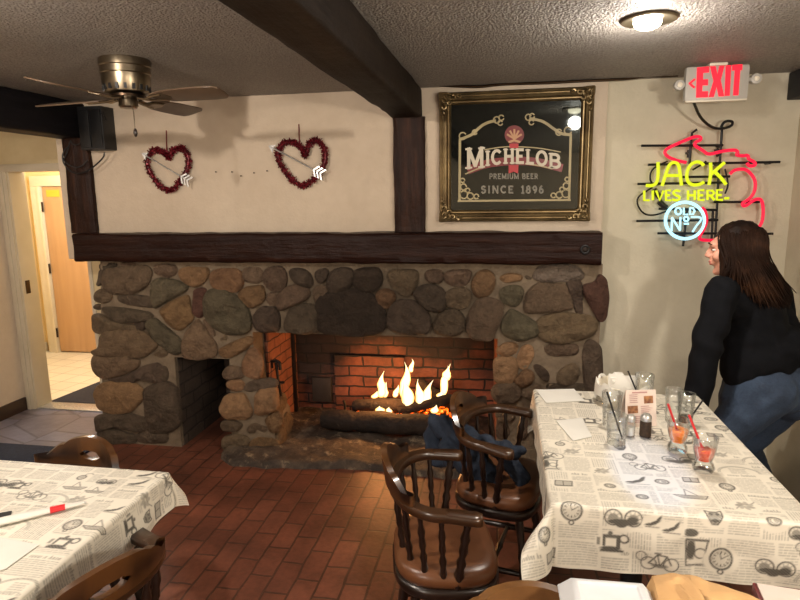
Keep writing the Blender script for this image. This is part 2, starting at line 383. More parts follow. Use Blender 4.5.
        if smooth:
            for f in bm.faces: f.smooth = True
            for e in bm.edges:
                if len(e.link_faces) == 2 and e.calc_face_angle(0) > math.radians(sharp): e.smooth = False
        bm.to_mesh(me); bm.free()
        o = bpy.data.objects.new(name, me); COL.objects.link(o)
        o['_o'] = tuple(off)
        if parent is not None: o.parent = parent
        else: o.location = off
        return o
def tag(o, label, cat, group=None, kind=None):
    o['label'] = label; o['category'] = cat
    if group: o['group'] = group
    if kind: o['kind'] = kind
    return o
def struct(o, label=None, cat=None):
    o['kind'] = 'structure'
    if label: o['label'] = label; o['category'] = cat
    return o
def thing(name, label, cat, loc=(0, 0, 0), group=None):
    o = bpy.data.objects.new(name, None); COL.objects.link(o); o.empty_display_size = .05
    o.location = loc; o['_o'] = tuple(loc); return tag(o, label, cat, group)
def copy_tree(o, parent=None):
    c = o.copy(); COL.objects.link(c)
    if parent is not None: c.parent = parent
    for ch in list(o.children): copy_tree(ch, c)
    return c
def remesh_build(mb, name, mat, parent, vox, smooth_it=4, disp=None, origin=None):
    o = mb.build('tmp_'+name, mat, None, origin=(0, 0, 0))
    md = o.modifiers.new('r', 'REMESH'); md.mode = 'VOXEL'; md.voxel_size = vox
    if smooth_it:
        sm = o.modifiers.new('s', 'SMOOTH'); sm.iterations = smooth_it; sm.factor = .5
    dg = bpy.context.evaluated_depsgraph_get(); dg.update()
    me = bpy.data.meshes.new_from_object(o.evaluated_get(dg))
    bpy.data.objects.remove(o, do_unlink=True)
    n = len(me.vertices); co = np.empty(n*3, np.float32); me.vertices.foreach_get('co', co); co = co.reshape(-1, 3)
    if disp:
        no = np.empty(n*3, np.float32); me.vertices.foreach_get('normal', no); no = no.reshape(-1, 3)
        co = co + no*np.array([disp(Vector(p)) for p in co], np.float32)[:, None]
    if parent is not None: off = np.array(parent['_o'][:])
    else: off = np.array([(co[:, 0].min()+co[:, 0].max())/2, (co[:, 1].min()+co[:, 1].max())/2, co[:, 2].min()])
    me.vertices.foreach_set('co', (co-off).astype(np.float32).ravel()); me.update()
    me.polygons.foreach_set('use_smooth', [True]*len(me.polygons))
    me.name = name; r = bpy.data.objects.new(name, me); COL.objects.link(r); r['_o'] = tuple(float(x) for x in off)
    if parent is not None: r.parent = parent
    else: r.location = off
    return r
def nz(p, s, seed=0): return mnoise.noise(Vector((p[0]*s+seed, p[1]*s+seed*.7, p[2]*s-seed)))
def chaikin(poly, it=2):
    for _ in range(it):
        q = []
        for i in range(len(poly)):
            a = poly[i]; b = poly[(i+1) % len(poly)]
            q += [(a[0]*.75+b[0]*.25, a[1]*.75+b[1]*.25), (a[0]*.25+b[0]*.75, a[1]*.25+b[1]*.75)]
        poly = q
    return poly
def smoothline(pts, it=2):
    for _ in range(it):
        q = [pts[0]]
        for a, b in zip(pts[:-1], pts[1:]):
            q += [tuple(x*.75+y*.25 for x, y in zip(a, b)), tuple(x*.25+y*.75 for x, y in zip(a, b))]
        pts = q+[pts[-1]]
    return pts
# ------------------------------------------------------------------ room shell
D, W, WR, CE = 3.33, 3.42, 3.47, 2.19
WE = 3.85                                   # wall with the doorway to the hall
struct(MB().box(-3.75, 1.6, -2.6, 3.9, -.08, 0).build('floor', 'floor', smooth=False))
struct(MB().box(-3.65, -2.70, 3.22, 3.85, 0, .004).build('floor_slate', 'slate', smooth=False))
struct(MB().box(-6.2, -2.2, 3.85, 6.2, -.08, .002).build('floor_hall', 'tile', smooth=False))
struct(MB().box(-3.75, 1.6, -2.6, 3.95, CE, CE+.08).build('ceiling', 'ceiling', smooth=False))
struct(MB().box(-6.2, -2.2, 3.95, 6.2, 2.3, 2.36).build('ceiling_hall', 'white_trim', smooth=False))
XL, XR = -3.65, 1.482
struct(MB().box(XL-.1, XL, -2.6, 3.85, 0, CE).build('wall_left', 'plaster', smooth=False))
struct(MB().box(XR, XR+.1, -2.6, WR+.1, 0, CE).build('wall_right', 'plaster_right', smooth=False))
struct(MB().box(XL, XR, -2.6, -2.5, 0, CE).build('wall_front', 'plaster', smooth=False))
struct(MB().box(.50, XR, WR, WR+.1, 0, CE).build('wall_back_right', 'plaster_right', smooth=False))
struct(MB().box(-2.80, .527, W, W+.45, 1.222, CE).build('wall_back', 'plaster', bevel=.008))
dxl, dxr, dzt = -3.572, -2.965, 1.812
b = MB(); b.box(dxl-.08, -2.70, WE, WE+.12, dzt, CE+.1); b.box(dxr, -2.66, WE, WE+.12, 0, dzt)
struct(b.build('wall_entry', 'plaster_entry', smooth=False))
struct(MB().box(-4.96, -4.86, 3.9, 5.5, 0, 2.3).build('wall_hall_left', 'plaster_hall', smooth=False))
struct(MB().box(-5, -2.2, 5.47, 5.57, 0, 2.3).build('wall_hall_far', 'plaster_hall', smooth=False))
struct(MB().box(-2.3, -2.2, 3.97, 5.5, 0, 2.3).build('wall_hall_right', 'plaster_hall', smooth=False))
struct(MB().box(-5, -3.65, 3.9, 3.97, 0, 2.3).build('wall_hall_near', 'plaster_hall', smooth=False))
# doorway casing (trim_1) with strike plate
tr = thing('trim_1', 'cream painted doorway casing beside the slate floor', 'door frame', (dxl, WE, 0)); tr['kind'] = 'structure'
b = MB(); b.box(dxl-.076, dxl, WE-.022, WE, 0, dzt+.01); b.box(dxl-.012, dxl+.012, WE-.01, WE+.14, 0, dzt)
b.box(dxl-.055, dxl-.03, WE-.03, WE-.02, 0, dzt)
b.build('side_casing', 'jamb', tr, bevel=.004)
MB().box(dxl-.076, -2.70, WE-.03, WE-.001, dzt-.004, dzt+.05).build('head_casing', 'jamb', tr, bevel=.004)
MB().box(dxr-.03, dxr, WE-.01, WE+.14, 0, dzt).build('side_casing', 'white_trim', tr, bevel=.004)
p = at_y(38, 287, WE+.04)
MB().box(dxl+.012, dxl+.016, p.y-.02, p.y+.02, p.z-.05, p.z+.05).build('strike_plate', 'darkbronze', tr)
MB().box(dxl, dxr, WE-.01, WE+.13, .002, .014).build('threshold', 'silver', tr, bevel=.003)
# hall door with frame and hinges
YD = 5.46
a = at_y(46, 187, YD); xl = (at_y(46, 187, YD).x+at_y(62, 352, YD).x)/2; zt = a.z
dr = thing('door_1', 'plain birch hall door seen through the doorway', 'door', (xl, YD, 0)); dr['kind'] = 'structure'
MB().box(xl, xl+.76, YD-.04, YD, .015, zt).build('door_slab', 'hall_door', dr, bevel=.004)
b = MB(); b.box(xl-.12, xl-.005, YD-.06, YD, 0, zt+.005); b.box(xl+.765, xl+.88, YD-.06, YD, 0, zt+.005); b.box(xl-.12, xl+.88, YD-.06, YD, zt+.005, zt+.11)
b.box(xl-.04, xl-.006, YD-.075, YD-.061, 0, zt+.004)
b.build('door_frame', 'white_trim', dr, bevel=.005)
for z in (.22, zt*.52, zt-.2):
    MB().lathe([(.012, -.05), (.012, .05)], (xl-.006, YD-.055, z), 10).build('hinge', 'darkbronze', dr)
MB().box(xl+.05, xl+.2, YD-.045, YD-.04, zt-.1, zt-.03).build('door_notice', simple('yellow notice', 'd8a832', 'e0b23c', 4, .5), dr)
b = MB(); b.lathe([(.028, 0), (.028, .006), (.012, .012), (.012, .04), (.028, .05), (.028, .075), (.015, .085)], (xl+.69, YD-.04, .92), 16, (0, -1, 0)); b.build('door_knob', 'brass', dr)
struct(MB().box(-4.86, -4.84, 3.97, 5.46, 0, .1).build('baseboard_hall', 'white_trim', bevel=.004))
struct(MB().box(XL, XL+.018, -2.5, WE-.03, 0, .105).build('baseboard_left', 'dark_base', bevel=.004))
struct(MB().box(.54, XR, WR-.018, WR, 0, .085).build('baseboard_right', 'tan_base', bevel=.004))
def slab(name, pts, z0, z1, mat, bevel=0, parent=None):
    b = MB(); b.prism(pts, lambda u, v: (u, v, z0), (0, 0, z1-z0)); return b.build(name, mat, parent, smooth=False, bevel=bevel)
a = at_z(45, 405, 0); c = at_z(97, 384, 0)
mat_h = slab('door_mat', [(a.x, WE+.15), (c.x+.02, c.y+.25), (-2.4, c.y+.25), (-2.4, WE+.15)], .002, .012, 'mat_hall')
tag(mat_h, 'charcoal mat on cream hall tiles just beyond the threshold', 'mat')
a = at_z(0, 441, 0)
mt = slab('door_mat', [(-3.6, 2.62), (-2.62, 2.62), (-2.62, 3.21), (-3.6, 3.21)], .0, .012, 'mat_blue')
tag(mt, 'dark navy mat on the floor behind the left table', 'mat')

# ------------------------------------------------------------------ timbers
def timber(name, x0, x1, y0, y1, z0, z1, mat, axis, amp=.008, seg=.06, seed=0, r=.012):
    L = {'x': (x0, x1), 'y': (y0, y1), 'z': (z0, z1)}[axis]; n = max(2, int((L[1]-L[0])/seg))
    A = {'x': ((y0, y1), (z0, z1)), 'y': ((x0, x1), (z0, z1)), 'z': ((x0, x1), (y0, y1))}[axis]
    (a0, a1), (b0, b1) = A
    sec = []
    def edge(p, q, k):
        for i in range(k): sec.append((p[0]+(q[0]-p[0])*i/k, p[1]+(q[1]-p[1])*i/k))
    c = [(a0+r, b0), (a1-r, b0), (a1, b0+r), (a1, b1-r), (a1-r, b1), (a0+r, b1), (a0, b1-r), (a0, b0+r)]
    for i in range(8): edge(c[i], c[(i+1) % 8], 5 if i % 2 == 0 else 1)
    rs = []
    ca, cb = (a0+a1)/2, (b0+b1)/2
    for i in range(n+1):
        l = L[0]+(L[1]-L[0])*i/n; ring = []
        for (u, v) in sec:
            P = {'x': (l, u, v), 'y': (u, l, v), 'z': (u, v, l)}[axis]
            d = nz(P, 5, seed)*amp + nz(P, 17, seed+3)*amp*.5
            q = Vector((u-ca, v-cb)); q = q + q.normalized()*(d-amp*.3)
            u2, v2 = ca+q.x, cb+q.y
            ring.append(Vector({'x': (l, u2, v2), 'y': (u2, l, v2), 'z': (u2, v2, l)}[axis]))
        rs.append(ring)
    return MB().rings(rs).build(name, mat, None, sharp=50)
YM = 3.255
a = at_y(71, 233, YM); c = at_y(602.5, 265, YM); e = at_y(603, 232, YM)
mz0, mz1 = at_y(330, 264, YM).z, at_y(330, 233, YM).z
mantel = timber('mantel_beam', a.x, e.x, YM, W-.002, mz0, mz1, 'mantel', 'x', .009, .035, 3)
tag(mantel, 'long dark stained timber mantel beam resting on the stone fireplace', 'mantel')
p = at_y(585, 249.5, YM)
MB().tube([(p.x+.02*math.cos(t_*PI/8), YM-.004, p.z+.02*math.sin(t_*PI/8)) for t_ in range(16)], .006, 8, True).build('bolt_ring', 'black_metal', mantel)
MB().lathe([(.017, -.01), (.015, .004), (.006, .008)], (p.x, YM, p.z), 12, (0, -1, 0)).build('bolt_head', 'iron', mantel)
# ceiling beams and wall posts
bl, br_ = at_z(390, 118, 2.03), at_z(425, 121, 2.03)
tag(timber('ceiling_beam', -.642, -.468, -2.5, W, 2.03, CE, 'beam', 'y', .006, .08, 5, .01), 'dark brown ceiling beam running overhead to the wall post beside the framed mirror', 'beam')
tag(timber('ceiling_beam', -2.765, -2.57, -2.5, W, 1.978, CE, 'blackbeam', 'y', .005, .08, 9, .01), 'black ceiling beam on the left ending at the speaker above the doorway post', 'beam')
a, c = at_y(392.5, 120, 3.39), at_y(425, 200, 3.39)
tag(timber('wall_post', a.x, c.x, 3.385, W+.03, mz1-.004, 2.032, 'post', 'z', .006, .03, 11, .008), 'rough dark timber post on the wall above the middle of the mantel', 'post')
a, c = at_y(67, 195, 3.39), at_y(93, 195, 3.39)
tag(timber('wall_post', a.x, c.x, 3.385, W+.03, mz1-.004, 1.98, 'post', 'z', .008, .03, 17, .008), 'rough dark timber post above the left end of the mantel beside the doorway', 'post')

# ------------------------------------------------------------------ stone fireplace
fire = thing('stone_fireplace', 'wide fieldstone fireplace with brick firebox and small side niche', 'fireplace', (-1.07, 3.6, 0))
FX0, FX1 = -2.665, .528
nx0, nx1, nzt = at_y(178, 420, D).x, at_y(228, 360, D).x, .607
fx0, fx1, fzt = at_y(252, 345, D).x, at_y(497, 380, D).x, .785
ztop = mz0-.002
b = MB(); y0, y1 = 3.348, 4.08
lt, lb = at_y(99, 268, D).x, at_y(101, 440, D).x; lm = lb+(lt-lb)*nzt/ztop
b.prism([(lb, 0), (nx0, 0), (nx0, nzt), (lm, nzt)], lambda u, v: (u, y0, v), (0, WE-y0, 0)); b.prism([(lm, nzt), (fx0, nzt), (fx0, ztop), (lt, ztop)], lambda u, v: (u, y0, v), (0, WE-y0, 0)); b.box(fx0, fx1, y0, 3.56, fzt, ztop)
b.box(fx1, FX1, y0, WE, 0, ztop)
b.prism([(nx1, nzt), (nx1-.01, .3), (nx1-.02, 0), (-1.40, 0), (-1.42, .2), (-1.50, .32), (fx0, .5), (fx0, nzt)], lambda u, v: (u, y0, v), (0, .3, 0))
b.build('mortar_facing', 'mortar', fire, smooth=False)
# firebox and niche linings
ybk = 4.02
b = MB(); b.box(-1.62, .05, ybk, ybk+.06, 0, 1.1)
b.build('firebox_back', 'firebrick', fire, smooth=False)
a = at_y(334, 380, ybk-.05)
MB().box(a.x, at_y(404, 380, ybk-.03).x, ybk-.03, ybk, .03, at_y(400, 357, ybk-.03).z).build('firebox_back_panel', 'firebrick', fire, smooth=False)
xs_ = at_y(297, 370, ybk).x
b = MB(); b.prism([(fx0+.03, 3.50), (xs_, ybk), (xs_-.2, ybk), (-1.66, 3.60)], lambda u, v: (u, v, 0), (0, 0, 1.1))
b.build('firebox_side', 'firebrick_side', fire, smooth=False)
b = MB(); b.prism([(fx1+.0, 3.56), (fx1-.03, ybk), (fx1+.1, ybk)], lambda u, v: (u, v, 0), (0, 0, 1.1)); b.build('firebox_side', 'firebrick_side', fire, smooth=False)
MB().box(-1.66, .06, 3.5, ybk, 1.0, 1.08).build('firebox_roof', 'iron', fire, smooth=False)
MB().box(xs_-.008, xs_+.022, ybk-.1, ybk-.07, .05, 1.0).build('corner_iron', 'iron', fire, bevel=.003)
p0, p1 = at_y(313, 401, ybk-.03), at_y(331, 378, ybk-.03)
MB().box(p0.x, p1.x, ybk-.04, ybk, p0.z, p1.z).build('cleanout_door', simple('grey ash door', '1d1816', '292220', 8, .8), fire, bevel=.004)
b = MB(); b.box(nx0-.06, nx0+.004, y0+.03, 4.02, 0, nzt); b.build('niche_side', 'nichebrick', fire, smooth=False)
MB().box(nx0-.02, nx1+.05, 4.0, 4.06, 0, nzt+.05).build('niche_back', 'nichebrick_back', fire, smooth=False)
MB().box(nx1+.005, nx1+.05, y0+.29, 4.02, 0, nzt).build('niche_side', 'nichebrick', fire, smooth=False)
MB().box(nx0-.02, nx1+.05, y0+.02, 4.04, nzt+.0, nzt+.03).build('niche_roof', 'iron', fire, smooth=False)
# rough hearth, uneven slab of stone
fe = [(-1.75, 3.22), (-1.6, 3.13), (-1.3, 3.14), (-1.05, 3.17), (-.8, 3.2), (-.55, 3.17), (-.33, 3.15), (-.1, 3.2), (.02, 3.3)]
def hy(x):
    for (xa, ya), (xb, yb) in zip(fe[:-1], fe[1:]):
        if x <= xb: return ya+(yb-ya)*max(0, (x-xa)/(xb-xa))
    return fe[-1][1]
nxh, nyh = 100, 56; vs = []; fs = []
for j in range(nyh+1):
    for i in range(nxh+1):
        x = -1.72+1.73*i/nxh; yf = hy(x)+.02*nz((x, 0, 0), 9); q = j/nyh
        y = yf+(ybk-.01-yf)*q
        z = .035+.02*nz((x, y, 0), 5)+.012*nz((x, y, 0), 16)+.03*max(0, 1-q*3)*max(0, nz((x, y, 2), 4))
        z += .03*min(1, q*1.6)
        if j == 0: z = .0
        elif j == 1: z *= .75
        vs.append((x, y, max(z, .0)))
for j in range(nyh):
    for i in range(nxh):
        k = j*(nxh+1)+i; fs.append((k, k+1, k+nxh+2, k+nxh+1))
b = MB(); b.add(vs, fs); b.build('hearth_slab', 'hearth', fire, sharp=70)
# the stones: outlines traced in the facing's own plane
S = 800/140
ST = {
 (85, 255): [
  ('b', [(110,110),(130,85),(200,75),(290,70),(355,75),(370,120),(330,180),(260,215),(160,210),(105,180)]),
  ('d', [(75,50),(170,50),(165,75),(80,90)]), ('d', [(70,90),(100,95),(95,160),(62,180)]), ('b', [(200,45),(290,45),(285,75),(205,65)]),
  ('b', [(50,220),(90,195),(135,210),(145,250),(110,275),(50,265)]), ('d', [(190,235),(250,230),(350,240),(385,270),(380,300),(330,295),(240,285),(195,265)]),
  ('d', [(40,290),(75,280),(80,320),(42,310)]), ('d', [(95,305),(180,305),(260,315),(350,330),(375,350),(350,375),(270,385),(180,385),(120,345)]),
  ('b', [(45,350),(90,345),(170,385),(240,400),(290,400),(280,430),(200,430),(90,450),(48,430)]), ('d', [(275,385),(320,365),(340,390),(335,430),(290,430)]),
  ('l', [(95,460),(160,440),(230,428),(330,450),(400,510),(395,530),(310,580),(180,575),(60,565),(40,540),(95,530)]),
  ('g', [(350,400),(400,370),(470,430),(530,480),(545,540),(510,565),(460,535),(390,480)]), ('b', [(395,560),(440,535),(465,560),(450,585),(390,585)]),
  ('b', [(390,65),(440,55),(505,60),(515,100),(470,130),(400,105)]), ('o', [(540,90),(580,75),(690,80),(690,130),(640,180),(580,165),(545,130)]),
  ('g', [(386,165),(420,140),(500,150),(578,180),(560,210),(470,255),(403,298),(385,250)]), ('o', [(430,320),(500,270),(580,240),(595,330),(610,360),(540,425),(480,390)]),
  ('r', [(620,205),(685,200),(680,300),(660,360),(610,330)]), ('l', [(560,510),(590,440),(640,375),(690,450),(740,520),(735,570),(650,590),(570,580)]),
  ('b', [(670,380),(690,375),(740,450),(720,465),(690,430)]), ('b', [(760,470),(800,458),(812,488),(780,505)])],
 (85, 350): [
  ('l', [(42,75),(60,35),(150,35),(300,65),(290,100),(200,140),(110,160),(60,130)]), ('d', [(130,165),(230,150),(330,100),(400,85),(440,120),(435,180),(400,190),(330,160),(270,190),(180,180)]),
  ('t', [(52,250),(90,205),(170,190),(270,200),(325,240),(310,290),(250,345),(160,360),(80,330)]), ('d', [(345,240),(400,205),(470,195),(510,230),(530,330),(530,420),(480,460),(380,465),(355,370)]),
  ('d', [(60,385),(130,375),(250,375),(345,400),(355,440),(320,465),(200,450),(120,440),(70,470)]), ('d', [(60,490),(110,450),(200,470),(270,490),(280,530),(160,540),(130,510)]),
  ('d', [(290,490),(340,470),(460,480),(455,530),(360,535),(300,525)]), ('d', [(400,120),(455,95),(470,150),(455,185),(430,170)])],
 (200, 255): [
  ('o', [(60,120),(90,90),(200,85),(240,130),(220,200),(150,210),(75,180)]), ('b', [(240,90),(280,75),(345,80),(350,140),(320,160),(250,150)]),
  ('b', [(370,100),(400,75),(470,75),(490,140),(470,195),(420,205),(370,170)]), ('d', [(510,90),(560,80),(620,100),(640,170),(600,185),(530,150)]),
  ('d', [(660,90),(730,80),(720,140),(680,165),(655,130)]), ('d', [(725,170),(750,100),(800,80),(850,85),(870,110),(850,190),(800,210),(750,220)]),
  ('o', [(220,230),(260,190),(350,180),(365,240),(340,280),(285,300)]), ('b', [(370,240),(400,215),(440,230),(440,290),(395,290)]),
  ('b', [(445,240),(490,190),(560,175),(620,210),(600,255),(520,290),(465,315),(445,290)]), ('b', [(645,200),(690,175),(730,190),(725,250),(690,280),(650,260)]),
  ('g', [(30,260),(60,210),(130,205),(220,260),(270,330),(280,400),(250,440),(150,440),(80,400),(35,350)]), ('d', [(310,350),(350,305),(430,310),(445,360),(440,430),(350,435),(310,400)]),
  ('d', [(490,390),(520,320),(590,290),(660,300),(680,360),(670,430),(590,445),(500,430)]), ('o', [(110,540),(190,500),(270,470),(300,500),(240,550),(170,585),(125,575)])],
 (330, 255): [
  ('k', [(-50,240),(30,222),(130,203),(230,235),(300,320),(310,400),(270,440),(150,455),(0,440),(-60,420),(-85,330)]), ('k', [(130,110),(170,85),(270,80),(290,140),(270,190),(210,215),(140,180)]),
  ('o', [(260,225),(310,195),(360,215),(370,260),(320,310),(280,290)]), ('b', [(335,110),(370,90),(490,95),(490,160),(440,235),(390,215),(350,170)]),
  ('d', [(350,310),(390,270),(470,270),(540,320),(565,380),(550,440),(430,445),(350,420),(335,370)]), ('d', [(480,220),(540,175),(620,185),(655,230),(650,310),(600,320),(540,300)]),
  ('b', [(545,100),(590,85),(640,95),(640,150),(600,165),(550,145)]), ('b', [(655,110),(700,90),(790,90),(800,120),(770,175),(700,175),(660,150)]),
  ('b', [(665,220),(720,190),(780,195),(800,250),(770,305),(690,300),(665,270)]), ('b', [(600,390),(640,330),(710,315),(760,360),(760,430),(700,460),(610,440)])],
 (470, 255): [
  ('o', [(10,170),(40,110),(90,90),(135,120),(135,190),(90,235),(35,235)]), ('b', [(5,330),(50,265),(110,255),(180,290),(170,360),(140,430),(120,480),(20,470),(-10,420)]),
  ('t', [(170,130),(220,105),(290,115),(295,145),(200,160)]), ('g', [(175,205),(230,180),(290,185),(300,230),(270,290),(215,285),(180,250)]),
  ('d', [(315,120),(340,105),(370,115),(360,140),(325,140)]), ('g', [(185,410),(220,340),(240,320),(330,365),(380,400),(375,455),(290,485),(210,460)]),
  ('b', [(320,280),(345,210),(400,170),(540,180),(565,250),(580,300),(480,320),(330,325)]), ('m', [(370,130),(400,75),(500,55),(600,70),(640,110),(630,140),(540,150),(420,150)]),
  ('d', [(550,160),(620,140),(640,180),(640,330),(610,330),(580,240)]), ('r', [(650,180),(720,170),(735,120),(775,150),(788,240),(775,350),(740,375),(710,320),(660,230)]),
  ('l', [(380,400),(430,360),(540,340),(680,360),(720,390),(700,450),(620,480),(520,500),(440,490),(390,440)]), ('b', [(440,520),(520,510),(610,520),(605,570),(480,580),(440,560)]),
  ('d', [(650,570),(670,510),(700,500),(748,540),(755,660),(748,800),(700,840),(660,760)])],
 (480, 335): [
  ('t', [(105,80),(150,50),(205,60),(200,100),(150,120),(105,105)]), ('t', [(220,130),(245,75),(290,75),(300,120),(260,190),(220,170)]),
  ('t', [(90,160),(120,140),(195,145),(205,210),(170,270),(96,260)]), ('o', [(205,260),(260,205),(305,230),(290,280),(230,300)]),
  ('b', [(75,330),(110,290),(200,290),(225,340),(190,380),(110,385)]), ('k', [(310,190),(340,180),(390,220),(385,265),(350,250)]),
  ('b', [(240,340),(270,300),(340,290),(330,340),(290,370)]), ('b', [(450,230),(490,190),(540,175),(560,230),(520,280),(460,270)]),
  ('b', [(95,455),(190,460),(185,490),(110,490)]), ('b', [(95,530),(120,510),(165,540),(150,590),(100,590)]), ('b', [(235,570),(260,470),(290,490),(280,560),(250,600)]),
  ('d', [(400,290),(580,290),(580,340),(420,340)]), ('d', [(600,310),(690,310),(680,420),(610,420)]), ('b', [(310,400),(440,380),(560,400),(540,500),(330,510)]),
  ('d', [(330,530),(520,530),(560,600),(340,610)]), ('b', [(580,450),(680,450),(680,600),(590,600)])],
 (190, 355): [
  ('t', [(300,55),(340,-30),(375,-20),(400,20),(410,60),(400,120),(370,130),(310,110)]), ('b', [(185,100),(220,65),(290,80),(300,130),(230,140),(190,135)]),
  ('t', [(198,170),(240,140),(300,155),(300,200),(240,210)]), ('d', [(310,190),(350,150),(450,140),(485,155),(480,190),(380,205),(330,210)]),
  ('t', [(175,310),(205,240),(300,230),(345,330),(320,360),(210,360)]), ('t', [(375,240),(400,205),(480,195),(497,300),(430,335),(375,335)]),
  ('b', [(172,390),(220,370),(290,400),(270,435),(185,435)]), ('o', [(430,370),(500,330),(528,370),(515,430),(460,440)]),
  ('b', [(320,430),(360,395),(430,420),(420,450),(350,450)]), ('b', [(186,480),(260,460),(330,480),(310,530),(240,555),(188,540)]),
  ('o', [(340,510),(380,480),(480,490),(505,530),(430,570),(350,560)])],
}
TINT = {'b': '87705a', 'd': '6e5d4d', 'l': '8d765b', 'o': '957353', 'g': '766a55', 'r': '775446', 't': 'b38a66', 'k': '5a4a3c', 'm': '8a7d6c'}
rng = random.Random(3)
sb = MB(); tint = []
for (ox, oy), lst in ST.items():
    for code, poly in lst:
        P = []
        for (u, v) in poly:
            q = at_y(ox+u/S, oy+v/S, D); P.append((q.x, q.z))
        cx = sum(p[0] for p in P)/len(P); cz = sum(p[1] for p in P)/len(P); gk, gm = (.34, .03) if (ox, oy) == (480, 335) else (.19, .018)
        def grow(v, c): d = v-c; return v+math.copysign(min(abs(d)*gk, gm), d)
        P = [(grow(x, cx), grow(z, cz)) for x, z in P]
        cx = sum(p[0] for p in P)/len(P); cz = sum(p[1] for p in P)/len(P)
        dens = []
        for i in range(len(P)):
            a, c = P[i], P[(i+1) % len(P)]; k = max(1, int(math.hypot(a[0]-c[0], a[1]-c[1])/.05))
            dens += [(a[0]+(c[0]-a[0])*j/k, a[1]+(c[1]-a[1])*j/k) for j in range(k)]
        dens = chaikin(dens, 2)
        w_ = min(max(p[0] for p in P)-min(p[0] for p in P), max(p[1] for p in P)-min(p[1] for p in P))
        H = min(.062, max(.02, .34*w_))*rng.uniform(.8, 1.1); sd = rng.uniform(0, 90)
        rs = []
        for t_ in (1.0, 1.0, .99, .96, .9, .82, .72, .6, .48, .36, .24, .12):
            ring = []
            first = len(rs) == 0
            for (x, z) in dens:
                px_, pz_ = cx+(x-cx)*t_, cz+(z-cz)*t_
                dep = 0 if first else H*(.42 + .58*(max(0, 1-t_**3.2))**.62)
                dep += 0 if first else (nz((px_, 0, pz_), 9, sd)*.024 + nz((px_, 0, pz_), 26, sd)*.011 + nz((px_, 0, pz_), 60, sd)*.004)*min(1, (1.02-t_)*6)
                ring.append(Vector((px_, 3.356-(0 if first else dep), min(max(pz_, .001), ztop))))
            rs.append(ring)
        base_n = len(sb.v); sb.rings(rs, True, False, True)
        c0 = lin(TINT[code]); f = rng.uniform(.5, .75); g2 = rng.uniform(.95, 1.05)
        tint += [(c0[0]*f, c0[1]*f*g2, c0[2]*f, 1)]*(len(sb.v)-base_n)
for (x_, y_, z_, rx, ry, rz) in [(-1.405, 3.42, .09, .035, .07, .075), (-1.41, 3.55, .11, .03, .07, .08), (-1.43, 3.44, .24, .03, .075, .065), (-1.44, 3.56, .26, .03, .06, .06), (-1.485, 3.46, .37, .035, .08, .05), (-1.53, 3.45, .48, .02, .08, .06), (-1.535, 3.46, .62, .02, .08, .07)]:
    n0 = len(sb.v); sb.ell((x_, y_, z_), (rx, ry, rz), None, 18, 12)
    for i in range(n0, len(sb.v)): sb.v[i] = sb.v[i]+Vector((nz(sb.v[i], 14), nz(sb.v[i], 14, 4), nz(sb.v[i], 14, 8)))*.012
    tint += [lin('705c45')]*(len(sb.v)-n0)
# side-turned stones at both outer corners so the jambs read as stone from the side
sb.build('fieldstones', 'stone', fire, sharp=75, tint=tint, flipfix=False)

# fire tools, logs, grate, flames
def wy(px, py, y): return at_y(px, py, y)
h = thing('damper_handle', 'black iron damper handle hanging on the firebox side wall', 'fireplace handle', tuple(wy(276, 395, 3.55)))
o1, o2 = wy(273, 362, 3.55), wy(282, 397, 3.55)
b = MB(); b.tube([(o1.x-.01, 3.55, o1.z-.04), (o1.x-.008, 3.55, o1.z), (o1.x+.02, 3.55, o1.z+.012), (o1.x+.045, 3.55, o1.z-.002), (o1.x+.048, 3.55, o1.z-.05)], .011, 8)
b.build('hook', 'iron', h)
MB().tube([(o1.x+.02, 3.55, o1.z), (o1.x+.03, 3.545, o1.z-.1), (o1.x+.045, 3.55, o2.z)], [.012, .009, .01], 8).build('rod', 'iron', h)
MB().tube([(o1.x-.012, 3.54, o2.z+.1), (o1.x+.075, 3.54, o2.z+.105)], .008, 8).build('cross_bar', 'iron', h)
def log(a, c, r, label, seed):
    a, c = Vector(a), Vector(c); n = 14; pts = [a+(c-a)*i/n for i in range(n+1)]
    dz = [r*(1+.22*mnoise.noise(Vector((i*.6, seed, 0)))) for i in range(n+1)]
    pts = [p+Vector((0, mnoise.noise(Vector((i*.4, seed, 5)))*.012, mnoise.noise(Vector((i*.4, seed, 9)))*.012)) for i, p in enumerate(pts)]
    b = MB(); b.tube(pts, [dz[0]*.85]+dz[1:-1]+[dz[-1]*.85], 14)
    for i, v_ in enumerate(b.v): b.v[i] = v_+Vector((0, nz(v_, 25, seed), nz(v_, 25, seed+4)))*.012
    return tag(b.build('log', 'bark', None, sharp=60), label, 'log', 'logs in the fireplace')
YG = 3.76
a, c = wy(322, 429, 3.6), wy(440, 431, 3.6)
log((a.x, 3.62, .135), (c.x, 3.60, .135), .068, 'big charred log lying on the hearth in front of the grate', 2)
log(tuple(wy(353, 405, YG)), tuple(wy(407, 405, YG)), .042, 'charred log on the left half of the grate', 5)
log(tuple(wy(398, 411, YG-.03)), tuple(wy(452, 398, YG+.02)), .034, 'charred log lying low across the right of the grate', 8)
log(tuple(wy(452, 406, YG+.1)), tuple(wy(417, 380, YG+.17)), .036, 'charred log leaning up steeply behind the flames', 11)
gz = wy(380, 414, YG).z
g = thing('fire_grate', 'black iron fire grate holding the burning logs', 'grate', (-.8, YG, .06))
gx0, gx1 = wy(350, 412, YG).x, wy(455, 412, YG).x
for y in (YG-.1, YG+.14):
    MB().tube([(gx0, y, gz), (gx1, y, gz)], .009, 8).build('rail', 'iron', g)
for i in range(8):
    x = gx0+.02+(gx1-gx0-.04)*i/7
    MB().tube([(x, YG-.13, gz+.05), (x, YG-.12, gz+.01), (x, YG-.1, gz), (x, YG+.14, gz)], .007, 8).build('bar', 'iron', g)
